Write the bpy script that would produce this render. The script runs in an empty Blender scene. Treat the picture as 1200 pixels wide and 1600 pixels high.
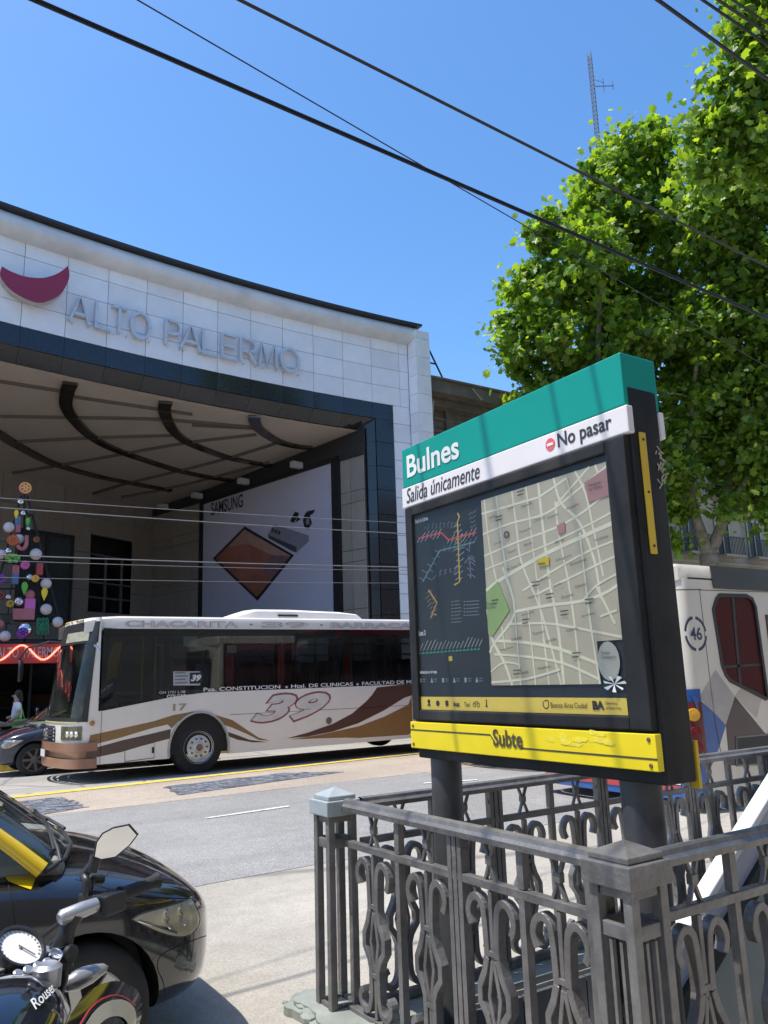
import bpy, bmesh, math, random
from mathutils import Vector, Matrix, geometry
from mathutils.bvhtree import BVHTree
R = math.radians
rnd = random.Random(11)
S = bpy.context.scene
COL = S.collection
# ------------------------------------------------------------------ camera
YAW, PITCH, ROLL, FPX = R(32.9697), R(11.7016), R(-1.8853), 1236.667
CPOS = Vector((0, 0, 1.6))
_f = Vector((math.sin(YAW)*math.cos(PITCH), math.cos(YAW)*math.cos(PITCH), math.sin(PITCH)))
_r0 = Vector((math.cos(YAW), -math.sin(YAW), 0))
_u0 = _r0.cross(_f)
CR = math.cos(ROLL)*_r0 + math.sin(ROLL)*_u0
CU = -math.sin(ROLL)*_r0 + math.cos(ROLL)*_u0
CF = _f
cam_d = bpy.data.cameras.new('camera')
cam_d.sensor_fit = 'VERTICAL'; cam_d.sensor_height = 24; cam_d.lens = FPX/1600*24
cam_d.clip_start = 0.05; cam_d.clip_end = 3000
cam = bpy.data.objects.new('camera', cam_d); COL.objects.link(cam)
M = Matrix((CR, CU, -CF)).transposed().to_4x4(); M.translation = CPOS
cam.matrix_world = M
S.camera = cam
# ------------------------------------------------------------------ sky, sun, exposure
SUN = Vector((-0.36, 0.13, 1.0)).normalized()            # towards the sun
elev = math.asin(SUN.z); az = math.atan2(SUN.x, SUN.y)
W = bpy.data.worlds.new("World"); S.world = W; W.use_nodes = True
nt = W.node_tree; bg = nt.nodes['Background']
sky = nt.nodes.new('ShaderNodeTexSky'); sky.sky_type = 'NISHITA'; sky.sun_disc = False
sky.sun_elevation = elev; sky.sun_rotation = az
sky.air_density = 1.0; sky.dust_density = 0.9; sky.ozone_density = 2.2; sky.altitude = 20
hs = nt.nodes.new('ShaderNodeHueSaturation'); hs.inputs['Saturation'].default_value = 1.25; hs.inputs['Value'].default_value = 1.5
nt.links.new(sky.outputs[0], hs.inputs['Color']); nt.links.new(hs.outputs[0], bg.inputs[0]); bg.inputs[1].default_value = 0.14
sd = bpy.data.lights.new('sun', 'SUN'); sd.energy = 4.6; sd.angle = R(0.53); sd.color = (1, .955, .88)
so = bpy.data.objects.new('sun', sd); COL.objects.link(so)
so.rotation_euler = SUN.to_track_quat('Z', 'Y').to_euler(); so.location = (0, 0, 60)
S.view_settings.view_transform = 'Standard'; S.view_settings.look = 'None'
S.view_settings.exposure = 0.32; S.view_settings.gamma = 1
# ------------------------------------------------------------------ helpers
def ray(x, y):
    return (CF + (x-600)/FPX*CR - (y-800)/FPX*CU).normalized()
def at(x, y, ax, val):
    """point of the photograph's line of sight (x, y) on the real plane ax = val"""
    d = ray(x, y); k = 'xyz'.index(ax)
    return CPOS + d*((val-CPOS[k])/d[k])
def atd(x, y, depth):
    d = ray(x, y); return CPOS + d*(depth/d.dot(CF))
def V(*a): return Vector(a)
X, Y, Z = V(1, 0, 0), V(0, 1, 0), V(0, 0, 1)

MATS = {}
def mat(name, col, rough=.55, metal=0, var=.12, scale=4, bump=0, bscale=60, coat=0, emit=None, spec=.5, island=0, dirt=0, col2=None):
    if name in MATS: return MATS[name]
    m = bpy.data.materials.new(name); m.use_nodes = True; MATS[name] = m
    n = m.node_tree.nodes; l = m.node_tree.links; p = n['Principled BSDF']
    p.inputs['Roughness'].default_value = rough; p.inputs['Metallic'].default_value = metal
    p.inputs['Specular IOR Level'].default_value = spec
    p.inputs['Coat Weight'].default_value = coat; p.inputs['Coat Roughness'].default_value = .05
    tc = n.new('ShaderNodeTexCoord')
    no = n.new('ShaderNodeTexNoise'); no.inputs['Scale'].default_value = scale; no.inputs['Detail'].default_value = 6
    no.inputs['Roughness'].default_value = .62
    l.new(tc.outputs['Object'], no.inputs['Vector'])
    ra = n.new('ShaderNodeMapRange'); ra.inputs[1].default_value = .3; ra.inputs[2].default_value = .7
    l.new(no.outputs['Fac'], ra.inputs[0])
    mx = n.new('ShaderNodeMix'); mx.data_type = 'RGBA'
    c = Vector(col); a = c*(1-var); b = c*(1+var) if col2 is None else Vector(col2)
    mx.inputs[6].default_value = (*a, 1); mx.inputs[7].default_value = (*[min(1, q) for q in b], 1)
    l.new(ra.outputs[0], mx.inputs[0]); out = mx.outputs[2]
    if island:
        g = n.new('ShaderNodeNewGeometry'); mr = n.new('ShaderNodeMapRange')
        mr.inputs[3].default_value = 1-island; mr.inputs[4].default_value = 1+island
        l.new(g.outputs['Random Per Island'], mr.inputs[0])
        vm = n.new('ShaderNodeVectorMath'); vm.operation = 'SCALE'
        l.new(out, vm.inputs[0]); l.new(mr.outputs[0], vm.inputs['Scale']); out = vm.outputs[0]
    if dirt:
        n2 = n.new('ShaderNodeTexNoise'); n2.inputs['Scale'].default_value = scale*.35; n2.inputs['Detail'].default_value = 8
        mp = n.new('ShaderNodeMapping'); mp.inputs['Scale'].default_value = (1.6, 1.6, .35)
        l.new(tc.outputs['Object'], mp.inputs[0]); l.new(mp.outputs[0], n2.inputs['Vector'])
        r2 = n.new('ShaderNodeMapRange'); r2.inputs[1].default_value = .5; r2.inputs[2].default_value = .75
        r2.inputs[4].default_value = dirt
        l.new(n2.outputs['Fac'], r2.inputs[0])
        m2 = n.new('ShaderNodeMix'); m2.data_type = 'RGBA'; m2.inputs[7].default_value = (.12, .105, .085, 1)
        l.new(r2.outputs[0], m2.inputs[0]); l.new(out, m2.inputs[6]); out = m2.outputs[2]
    l.new(out, p.inputs['Base Color'])
    if bump:
        nb = n.new('ShaderNodeTexNoise'); nb.inputs['Scale'].default_value = bscale; nb.inputs['Detail'].default_value = 4
        l.new(tc.outputs['Object'], nb.inputs['Vector'])
        bp = n.new('ShaderNodeBump'); bp.inputs['Strength'].default_value = bump; bp.inputs['Distance'].default_value = .01
        l.new(nb.outputs['Fac'], bp.inputs['Height']); l.new(bp.outputs[0], p.inputs['Normal'])
    if emit:
        p.inputs['Emission Color'].default_value = (*emit[0], 1); p.inputs['Emission Strength'].default_value = emit[1]
    return m
def glass(name, tint, refl=1.45, rough=.02, opaque=0, film=.08, fcol=(.3, .3, .28)):
    if name in MATS: return MATS[name]
    m = bpy.data.materials.new(name); m.use_nodes = True; MATS[name] = m
    n = m.node_tree.nodes; l = m.node_tree.links; n.remove(n['Principled BSDF'])
    tr = n.new('ShaderNodeBsdfTransparent'); tr.inputs[0].default_value = (*tint, 1)
    gl = n.new('ShaderNodeBsdfGlossy'); gl.inputs['Roughness'].default_value = rough
    fr = n.new('ShaderNodeFresnel'); fr.inputs[0].default_value = refl
    mx = n.new('ShaderNodeMixShader'); l.new(fr.outputs[0], mx.inputs[0]); l.new(tr.outputs[0], mx.inputs[1]); l.new(gl.outputs[0], mx.inputs[2])
    # noise-driven diffuse film: dust, and the painted maroon reflection on the right-hand bus
    df = n.new('ShaderNodeBsdfDiffuse'); df.inputs[0].default_value = (*fcol, 1)
    no = n.new('ShaderNodeTexNoise'); no.inputs['Scale'].default_value = 3
    ra = n.new('ShaderNodeMapRange'); ra.inputs[1].default_value = .35; ra.inputs[2].default_value = .8; ra.inputs[3].default_value = opaque; ra.inputs[4].default_value = opaque+film
    l.new(no.outputs['Fac'], ra.inputs[0])
    m2 = n.new('ShaderNodeMixShader'); l.new(ra.outputs[0], m2.inputs[0]); l.new(mx.outputs[0], m2.inputs[1]); l.new(df.outputs[0], m2.inputs[2])
    l.new(m2.outputs[0], n['Material Output'].inputs[0])
    return m

class MB:
    def __init__(s): s.v = []; s.f = []; s.m = []
    def add(s, vs, fs, m=0):
        o = len(s.v); s.v += [Vector(p) for p in vs]; s.f += [tuple(i+o for i in f) for f in fs]; s.m += [m]*len(fs); return s
    def poly(s, pts, m=0): return s.add(pts, [tuple(range(len(pts)))], m)
    def box(s, lo, hi, m=0):
        (a, b, c), (d, e, g) = lo, hi
        return s.add([(a,b,c),(d,b,c),(d,e,c),(a,e,c),(a,b,g),(d,b,g),(d,e,g),(a,e,g)],
              [(0,3,2,1),(4,5,6,7),(0,1,5,4),(1,2,6,5),(2,3,7,6),(3,0,4,7)], m)
    def obox(s, c, U, Vv, N, m=0):
        c, U, Vv, N = map(Vector, (c, U, Vv, N))
        p = [c+i*U+j*Vv+k*N for k in (-1, 1) for i, j in ((-1,-1),(1,-1),(1,1),(-1,1))]
        return s.add(p, [(0,3,2,1),(4,5,6,7),(0,1,5,4),(1,2,6,5),(2,3,7,6),(3,0,4,7)], m)
    def bar(s, a, b, w, d, up=Z, m=0):
        a, b = Vector(a), Vector(b); D = (b-a); L = D.length; D.normalize()
        side = D.cross(Vector(up)); 
        if side.length < 1e-4: side = D.cross(X)
        side.normalize(); u = side.cross(D)
        return s.obox((a+b)/2, D*L/2, side*w/2, u*d/2, m)
    def plate(s, loops, o, U, Vv, N, t=.004, m=0, off=0):
        """2-D outline (with holes) laid in the plane o+u*U+v*V, thickness t along N"""
        if not isinstance(loops[0][0], (tuple, list, Vector)): loops = [loops]
        o, U, Vv, N = map(Vector, (o, U, Vv, N))
        L = [[Vector((p[0], p[1], 0)) for p in lp] for lp in loops]
        tri = geometry.tessellate_polygon(L); flat = [p for lp in L for p in lp]; n = len(flat)
        top = [o+p.x*U+p.y*Vv+N*(off+t) for p in flat]; bot = [o+p.x*U+p.y*Vv+N*off for p in flat]
        fs = [tuple(q) for q in tri] + [tuple(i+n for i in reversed(q)) for q in tri]
        k = 0
        for lp in L:
            c = len(lp)
            for i in range(c):
                j = (i+1) % c; fs.append((k+i, k+j, n+k+j, n+k+i))
            k += c
        return s.add(top+bot, fs, m)
    def tube(s, path, r, n=8, m=0, cap=True):
        P = [Vector(p) for p in path]; rr = r if isinstance(r, (list, tuple)) else [r]*len(P)
        rows = []; prev = None
        for i, p in enumerate(P):
            t = (P[min(i+1, len(P)-1)]-P[max(i-1, 0)]).normalized()
            a = prev if prev is not None else (Z if abs(t.z) < .9 else X)
            side = t.cross(a); 
            if side.length < 1e-5: side = t.cross(Y)
            side.normalize(); up = side.cross(t).normalized(); prev = up
            rows.append([p+rr[i]*(math.cos(2*math.pi*k/n)*side+math.sin(2*math.pi*k/n)*up) for k in range(n)])
        o = len(s.v); vs = [q for row in rows for q in row]; fs = []
        for i in range(len(P)-1):
            for k in range(n):
                fs.append((i*n+k, i*n+(k+1) % n, (i+1)*n+(k+1) % n, (i+1)*n+k))
        if cap: fs.append(tuple(reversed(range(n)))); fs.append(tuple((len(P)-1)*n+k for k in range(n)))
        return s.add(vs, fs, m)
    def ribbon(s, path, o, U, Vv, N, w, d, m=0, off=0):
        """flat bar of in-plane width w and depth d following a 2-D path"""
        P = [Vector((p[0], p[1])) for p in path]; Lf = []; Rt = []
        for i, p in enumerate(P):
            t = (P[min(i+1, len(P)-1)]-P[max(i-1, 0)]).normalized(); q = Vector((-t.y, t.x))
            w0 = 1 if isinstance(w, list) else w; Lf.append(p+q*w0/2); Rt.append(p-q*w0/2)
        o, U, Vv, N = map(Vector, (o, U, Vv, N)); n = len(P)
        if isinstance(w, list):
            for i in range(n):
                c = (Lf[i]+Rt[i])/2; q = (Lf[i]-Rt[i]).normalized(); Lf[i] = c+q*w[i]/2; Rt[i] = c-q*w[i]/2
        def pt(p, k): return o+p.x*U+p.y*Vv+N*(off+k*d)
        vs = [pt(p, .5) for p in Lf]+[pt(p, .5) for p in Rt]+[pt(p, -.5) for p in Lf]+[pt(p, -.5) for p in Rt]
        fs = []
        for i in range(n-1):
            fs += [(i, n+i, n+i+1, i+1), (2*n+i, 2*n+i+1, 3*n+i+1, 3*n+i), (i, i+1, 2*n+i+1, 2*n+i), (n+i, 3*n+i, 3*n+i+1, n+i+1)]
        fs += [(0, 2*n, 3*n, n), (n-1, 2*n-1, 4*n-1, 3*n-1)]
        return s.add(vs, fs, m)
    def lathe(s, prof, o, axis, n=24, m=0, cap=False):
        o = Vector(o); ax = Vector(axis).normalized(); a = ax.orthogonal().normalized(); b = ax.cross(a)
        vs = []; fs = []; k = len(prof)
        for i in range(n):
            c, si = math.cos(2*math.pi*i/n), math.sin(2*math.pi*i/n)
            vs += [o+ax*h+r*(c*a+si*b) for r, h in prof]
        for i in range(n):
            j = (i+1) % n
            for q in range(k-1): fs.append((i*k+q, j*k+q, j*k+q+1, i*k+q+1))
        if cap:
            fs.append(tuple(i*k for i in range(n))); fs.append(tuple(i*k+k-1 for i in reversed(range(n))))
        return s.add(vs, fs, m)
    def cyl(s, a, b, r, n=16, m=0): 
        a, b = Vector(a), Vector(b); h = (b-a).length
        return s.lathe([(r, 0), (r, h)], a, b-a, n, m, True)
    def ball(s, c, r, n=14, m=0, sc=(1, 1, 1)):
        c = Vector(c); vs = []; fs = []; k = n//2+1
        for i in range(k):
            th = math.pi*i/(k-1)
            for j in range(n):
                ph = 2*math.pi*j/n
                vs.append(c+Vector((r*sc[0]*math.sin(th)*math.cos(ph), r*sc[1]*math.sin(th)*math.sin(ph), r*sc[2]*math.cos(th))))
        for i in range(k-1):
            for j in range(n):
                q = (i*n+j, (i+1)*n+j, (i+1)*n+(j+1) % n, i*n+(j+1) % n)
                if i == 0: q = (j, n+j, n+(j+1) % n)
                if i == k-2: q = (i*n+j, (i+1)*n, i*n+(j+1) % n)
                fs.append(q)
        return s.add(vs, fs, m)
    def grid(s, rows, m=0, close=False):
        n = len(rows[0]); vs = [p for r in rows for p in r]; fs = []
        for i in range(len(rows)-1):
            for k in range(n if close else n-1):
                fs.append((i*n+k, i*n+(k+1) % n, (i+1)*n+(k+1) % n, (i+1)*n+k))
        return s.add(vs, fs, m)
    def text(s, body, o, U, Vv, N, w=None, h=None, bold=0, shear=0, t=.002, off=0, m=0, anchor='l'):
        vs, fs = text_mesh(body, bold, shear)
        x0 = min(p[0] for p in vs); x1 = max(p[0] for p in vs); y0 = min(p[1] for p in vs); y1 = max(p[1] for p in vs)
        sx = w/(x1-x0) if w else None; sy = h/(y1-y0) if h else None
        sx = sx or sy; sy = sy or sx
        cx = x0 if anchor == 'l' else (x0+x1)/2
        o, U, Vv, N = map(Vector, (o, U, Vv, N)); n = len(vs)
        a = [o+U*(p[0]-cx)*sx+Vv*(p[1]-y0)*sy+N*(off+t) for p in vs]
        return s.add(a, fs, m)
    def build(s, name, mats, parent=None, smooth=0, bevel=0, seg=2, sub=0, normals=True, origin=None):
        if not isinstance(mats, (list, tuple)): mats = [mats]
        me = bpy.data.meshes.new(name)
        if parent is not None:
            rt = parent
            while rt.parent: rt = rt.parent
            loc = rt.location.copy()
        elif origin is not None: loc = Vector(origin)
        else:
            xs = [p.x for p in s.v]; ys = [p.y for p in s.v]
            loc = Vector(((min(xs)+max(xs))/2, (min(ys)+max(ys))/2, min(p.z for p in s.v)))
        me.from_pydata([p-loc for p in s.v], [], s.f)
        for q in mats: me.materials.append(q)
        me.polygons.foreach_set('material_index', s.m)
        if normals:
            b = bmesh.new(); b.from_mesh(me); bmesh.ops.recalc_face_normals(b, faces=b.faces); b.to_mesh(me); b.free()
        if smooth:
            me.shade_smooth(); me.set_sharp_from_angle(angle=R(smooth))
        me.update()
        ob = bpy.data.objects.new(name, me); COL.objects.link(ob)
        if parent is not None: ob.parent = parent
        else: ob.location = loc
        if bevel:
            bv = ob.modifiers.new('bevel', 'BEVEL'); bv.width = bevel; bv.segments = seg; bv.limit_method = 'ANGLE'; bv.angle_limit = R(40)
            bv.harden_normals = False
        if sub:
            sb = ob.modifiers.new('sub', 'SUBSURF'); sb.levels = sub; sb.render_levels = sub
        return ob
_tx = {}
def text_mesh(body, bold=0, shear=0):
    k = (body, bold, shear)
    if k in _tx: return _tx[k]
    c = bpy.data.curves.new('t', 'FONT'); c.body = body; c.offset = bold; c.shear = shear; c.resolution_u = 4
    o = bpy.data.objects.new('t', c); COL.objects.link(o)
    bpy.context.view_layer.update()
    me = bpy.data.meshes.new_from_object(o.evaluated_get(bpy.context.evaluated_depsgraph_get()))
    r = ([tuple(v.co) for v in me.vertices], [tuple(p.vertices) for p in me.polygons])
    bpy.data.objects.remove(o); bpy.data.curves.remove(c); bpy.data.meshes.remove(me)
    _tx[k] = r; return r
def thing(name, label, cat, loc=(0, 0, 0), group=None):
    o = bpy.data.objects.new(name, None); COL.objects.link(o); o.location = loc; o.empty_display_size = .3
    o['label'] = label; o['category'] = cat
    if group: o['group'] = group
    return o
def tag(o, label, cat, group=None):
    o['label'] = label; o['category'] = cat
    if group: o['group'] = group
    return o
def struct(o): o['kind'] = 'structure'; return o
def stuff(o, label=None):
    o['kind'] = 'stuff'
    if label: o['label'] = label
    return o
def copy_tree(o, parent=None):
    c = o.copy(); COL.objects.link(c)
    if parent is not None: c.parent = parent
    for ch in list(o.children): copy_tree(ch, c)
    return c
def arc(cx, cy, r, a0, a1, n=8, ry=None):
    ry = ry or r
    return [(cx+r*math.cos(R(a0+(a1-a0)*i/n)), cy+ry*math.sin(R(a0+(a1-a0)*i/n))) for i in range(n+1)]
def rrect(x0, y0, x1, y1, r, n=4):
    return arc(x1-r, y0+r, r, -90, 0, n)+arc(x1-r, y1-r, r, 0, 90, n)+arc(x0+r, y1-r, r, 90, 180, n)+arc(x0+r, y0+r, r, 180, 270, n)
def smoothpath(pts, k=4):
    """Catmull-Rom through 2-D/3-D points"""
    P = [Vector(p) for p in pts]; out = []
    for i in range(len(P)-1):
        p0 = P[max(i-1, 0)]; p1 = P[i]; p2 = P[i+1]; p3 = P[min(i+2, len(P)-1)]
        for j in range(k):
            t = j/k
            out.append(.5*((2*p1)+(p2-p0)*t+(2*p0-5*p1+4*p2-p3)*t*t+(3*p1-p0-3*p2+p3)*t**3))
    out.append(P[-1]); return out
# ------------------------------------------------------------------ ground
def road_mat(name, base, speck, rough=.85, crack=0, patch=.18):
    m = bpy.data.materials.new(name); m.use_nodes = True; MATS[name] = m
    n = m.node_tree.nodes; l = m.node_tree.links; p = n['Principled BSDF']; p.inputs['Roughness'].default_value = rough
    p.inputs['Specular IOR Level'].default_value = .3
    tc = n.new('ShaderNodeTexCoord')
    def noise(sc, det=5):
        q = n.new('ShaderNodeTexNoise'); q.inputs['Scale'].default_value = sc; q.inputs['Detail'].default_value = det
        l.new(tc.outputs['Object'], q.inputs['Vector']); return q
    big = noise(.55, 7); mid = noise(6, 6); fine = noise(95, 3)
    def mixc(fac, a, b):
        x = n.new('ShaderNodeMix'); x.data_type = 'RGBA'
        if isinstance(a, tuple): x.inputs[6].default_value = (*a, 1)
        else: l.new(a, x.inputs[6])
        if isinstance(b, tuple): x.inputs[7].default_value = (*b, 1)
        else: l.new(b, x.inputs[7])
        l.new(fac, x.inputs[0]); return x.outputs[2]
    def rng(src, a, b, lo=0, hi=1):
        r = n.new('ShaderNodeMapRange'); r.inputs[1].default_value = a; r.inputs[2].default_value = b; r.inputs[3].default_value = lo; r.inputs[4].default_value = hi
        l.new(src, r.inputs[0]); return r.outputs[0]
    c1 = tuple(x*(1-patch) for x in base); c2 = tuple(min(1, x*(1+patch)) for x in base)
    c = mixc(rng(big.outputs['Fac'], .3, .7), c1, c2)
    c = mixc(rng(mid.outputs['Fac'], .42, .8, 0, .45), c, tuple(x*.62 for x in base))
    c = mixc(rng(fine.outputs['Fac'], .48, .68, 0, speck), c, tuple(min(1, x*1.9) for x in base))
    c = mixc(rng(fine.outputs['Fac'], .52, .34, 0, speck), c, tuple(x*.35 for x in base))
    if crack:
        vo = n.new('ShaderNodeTexVoronoi'); vo.feature = 'DISTANCE_TO_EDGE'; vo.inputs['Scale'].default_value = crack
        wv = n.new('ShaderNodeMix'); wv.data_type = 'VECTOR'; wv.inputs[0].default_value = .12
        l.new(tc.outputs['Object'], wv.inputs[4]); l.new(noise(1.6, 8).outputs['Color'], wv.inputs[5]); l.new(wv.outputs[1], vo.inputs['Vector'])
        c = mixc(rng(vo.outputs['Distance'], .012, .002, 0, .7), c, tuple(x*.4 for x in base))
    mp = n.new('ShaderNodeMapping'); mp.inputs['Scale'].default_value = (.10, 1.5, 1); l.new(tc.outputs['Object'], mp.inputs[0])
    st = noise(1.0, 6); l.new(mp.outputs[0], st.inputs['Vector'])
    c = mixc(rng(st.outputs['Fac'], .5, .72, 0, .38), c, tuple(x*.55 for x in base))
    sp = noise(1.7, 3); c = mixc(rng(sp.outputs['Fac'], .70, .78, 0, .5), c, tuple(x*.45 for x in base))
    l.new(c, p.inputs['Base Color'])
    b = n.new('ShaderNodeBump'); b.inputs['Strength'].default_value = .35; b.inputs['Distance'].default_value = .006
    l.new(fine.outputs['Fac'], b.inputs['Height']); l.new(b.outputs[0], p.inputs['Normal'])
    return m
CONC = road_mat('worn_concrete', (.375, .345, .295), .20, crack=.16)
ASPH = road_mat('grey_asphalt', (.262, .256, .246), .6)
TANC = road_mat('tan_concrete', (.37, .31, .25), .6)
LANE = road_mat('lane_concrete', (.34, .325, .30), .35, crack=.3)
PAVE = road_mat('paving', (.28, .265, .24), .3)
YEL = mat('road_yellow', (.72, .50, .06), .7, var=.25, scale=9, dirt=.35)
WHI = mat('road_white', (.62, .61, .57), .7, var=.25, scale=14, dirt=.5)
HX0, HX1, HY0, HY1 = 2.27, 6.8, 2.02, 3.42
hole = [(HX0, HY0), (HX1, HY0), (HX1, HY1), (HX0, HY1)]
def sheet(name, outer, z, m, holes=(), t=.05):
    b = MB(); b.plate([outer]+list(holes), (0, 0, z-t), X, Y, Z, t); return struct(b.build(name, m))
def jit(x0, x1, y, amp, n=60, rev=False):
    p = [(x0+(x1-x0)*i/n, y+rnd.uniform(-amp, amp)) for i in range(n+1)]
    return p[::-1] if rev else p
sheet('ground', [(-700, -700), (900, -700), (900, 1200), (-700, 1200)], -.22, PAVE, [hole])
sheet('pavement', [(-60, -9), (120, -9), (120, 13.9), (-60, 13.9)], 0, CONC, [hole], .1)
sheet('road', jit(-40, 110, 6.58, .03, 200)+jit(-40, 110, 11.25, .05, 200, True), .004, ASPH)
sheet('road_shoulder', jit(-40, 110, 11.3, .0, 4)+jit(-40, 110, 13.75, .0, 4, True), .004, TANC)
b = MB(); b.grid([[V(x, 13.8, -.002) for x in (-60, 0, 20, 110)], [V(x, 18.92, -.1) for x in (-60, 0, 20, 110)]]); struct(b.build('road', LANE))
b = MB(); b.box((-60, 18.9, -.2), (110, 19.05, .05)); struct(b.build('kerb', YEL, bevel=.015))
sheet('pavement', [(-60, 19.05), (120, 19.05), (120, 70), (-60, 70)], .045, PAVE, t=.2)
def marking(pts, m, z=.012):
    b = MB(); b.plate([pts], (0, 0, z-.003), X, Y, Z, .003); return struct(b.build('road_marking', m))
marking([(-40, 12.9), (0, 13.22), (10, 14.0), (20, 14.3), (110, 14.3), (110, 14.45), (20, 14.45), (10, 14.17), (0, 13.46), (-40, 13.15)], YEL)
for k in range(-4, 9):
    x0 = 3.54+k*2.75
    marking([(x0, 9.55), (x0+.6, 9.59), (x0+1.15, 9.64), (x0+1.15, 9.73), (x0+.55, 9.67), (x0, 9.61)], WHI)
marking([(7.1, 10.15), (7.9, 9.86), (8.0, 9.93), (7.2, 10.22)], WHI)
# cobbled patches of an older street surface
COB = mat('cobbles', (.14, .148, .17), .75, var=.3, scale=20, bump=.3, island=.45)
def cobbles(poly):
    b = MB(); a0 = Vector(poly[0]); U = (Vector(poly[1])-a0).normalized(); Vv = Vector((-U.y, U.x)); L = [((Vector(p)-a0).dot(U), (Vector(p)-a0).dot(Vv)) for p in poly]
    xs = [p[0] for p in L]; ys = [p[1] for p in L]
    def inside(x, y):
        c = False; j = len(L)-1
        for i in range(len(L)):
            a, d = L[i], L[j]
            if (a[1] > y) != (d[1] > y) and x < (d[0]-a[0])*(y-a[1])/(d[1]-a[1])+a[0]: c = not c
            j = i
        return c
    r = 0; y = min(ys); G3 = lambda x, y, z: V(*(a0+U*x+Vv*y), z)
    while y < max(ys):
        x = min(xs)-(r % 2)*.06
        while x < max(xs):
            w = rnd.uniform(.09, .13)
            if inside(x+w/2, y+.05):
                h = .009+rnd.uniform(0, .006); c = G3(x+w/2, y+.047, h/2)
                b.obox(c, V(*U, 0)*(w/2-.005), V(*Vv, 0)*.044, Z*h/2)
            x += w
        y += .098; r += 1
    b.plate([poly], (0, 0, .004), X, Y, Z, .004, 1)
    return struct(b.build('cobbled_patch', [COB, mat('tar_joint', (.07, .068, .065), .9)]))
cobbles([(3.95, 11.78), (7.05, 12.4), (6.2, 13.1), (4.1, 12.9)])
cobbles([(-1.2, 11.2), (1.98, 11.36), (2.62, 11.62), (2.56, 12.95), (-1.2, 12.8)])
# ------------------------------------------------------------------ shopping mall
TILE = mat('pale_tile', (.80, .81, .84), .42, var=.05, scale=2, island=.06, dirt=.05)
JOINT = mat('joint', (.12, .12, .13), .9)
GRAN = mat('black_granite', (.018, .02, .026), .12, var=.5, scale=30, island=.25, spec=.6)
BEIGE = mat('beige_cladding', (.31, .27, .225), .6, var=.08, island=.08, dirt=.15)
CEIL = mat('beige_ceiling_panel', (.54, .465, .385), .55, var=.06, scale=1.2)
DKMET = mat('dark_brown_metal', (.13, .105, .085), .16, .8, var=.6, scale=2)
CORN = mat('painted_cornice', (.62, .63, .65), .45, var=.12, scale=1.2, dirt=.12)
COPE = mat('dark_coping', (.03, .033, .04), .6)
DARKG = glass('dark_glass', (.05, .06, .06), 1.5)
FRAME = mat('dark_frame', (.03, .03, .03), .5)
def Yf(x): return 25.05-.0078*(x-13.5)**2
mall = thing('shopping_mall', 'pale tiled shopping mall with a curved portal, black granite frame and beige ceiling', 'building', (8, 32, 0))
b = MB(); j = MB()
def tile(b, x0, x1, z0, z1, g=.018, y=None):
    a, c = V(x0, Yf(x0) if y is None else y, 0), V(x1, Yf(x1) if y is None else y, 0); u = (c-a).normalized(); n = V(u.y, -u.x, 0)
    a += u*g/2; c -= u*g/2; p = []
    for k in (0, .03): p += [a+n*k+Z*(z0+g/2), c+n*k+Z*(z0+g/2), c+n*k+Z*(z1-g/2), a+n*k+Z*(z1-g/2)]
    b.add(p, [(4,5,6,7), (0,1,5,4), (1,2,6,5), (2,3,7,6), (3,0,4,7)])
xs = [-7.3+1.285*i for i in range(20)]
xs = [x for x in xs if x < 17.3]+[17.55]
zs = [12.15+.7525*i for i in range(5)]
for i in range(len(xs)-1):
    for k in range(4): tile(b, xs[i], xs[i+1], zs[k], zs[k+1])
zz = [0]+[.12+.7525*i for i in range(1, 17)]
for k in range(16): tile(b, 16.76, 17.55, zz[k], min(zz[k+1], 12.15))
cl = b.build('tile_cladding', TILE, mall)
for a, c, z0, z1 in ((-7.3, 17.55, 12.15, 15.0),):
    rows = [[V(x, Yf(x)+.01, z) for x in xs] for z in (z0, z1)]; j.grid(rows)
    rows = [[V(x, Yf(x)+.6, z) for x in xs] for z in (z1, z0)]; j.grid(rows)
j.box((16.74, 24.98, 0), (17.55, 25.6, 12.2))
j.build('joint_backing', JOINT, mall)
b = MB(); k = 0                                              # proud pier at the right end
for q in range(20):
    z0 = q*.79; z1 = min(z0+.775, 15.35)
    if z0 >= 15.3: break
    b.box((17.62, 24.35, z0), (18.28, 24.4, z1)); b.box((18.24, 24.41, z0), (18.29, 26.0, z1)); b.obox((17.585, 24.62, (z0+z1)/2), (.03, -.24, 0), (.02, .01, 0), (0, 0, (z1-z0)/2))
b.box((17.62, 24.41, 0), (18.23, 26.2, 15.34)); b.build('corner_pier', TILE, mall)
prof = [(.0, 14.86), (.22, 14.87), (.42, 14.95), (.52, 15.10), (.52, 15.28), (.45, 15.42), (.36, 15.5)]
cx = [-7.3+i*.65 for i in range(39)]+[17.8]
b = MB(); b.grid([[V(x, Yf(x)-o, z) for o, z in prof] for x in cx]); b.poly([V(17.8, Yf(17.8)-o, z) for o, z in prof]+[V(17.8, Yf(17.8), 15.5)])
b.build('cornice', CORN, mall, smooth=40)
b = MB()
for x in [-7+2.57*i for i in range(10)]: b.bar(V(x, Yf(x)-.528, 15.42), V(x, Yf(x)-.528, 15.6), .02, .01, Y)
prof = [(.3, 15.5), (.62, 15.52), (.64, 15.60), (.3, 15.64), (-.6, 15.64)]
b = MB(); b.grid([[V(x, Yf(x)-o, z) for o, z in prof] for x in cx[:-1]+[17.9]]); b.poly([V(17.9, Yf(17.9)-o, z) for o, z in prof]); b.build('roof_coping', COPE, mall)
b = MB()                                                     # granite portal frame
gx = xs[:-1]
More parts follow.
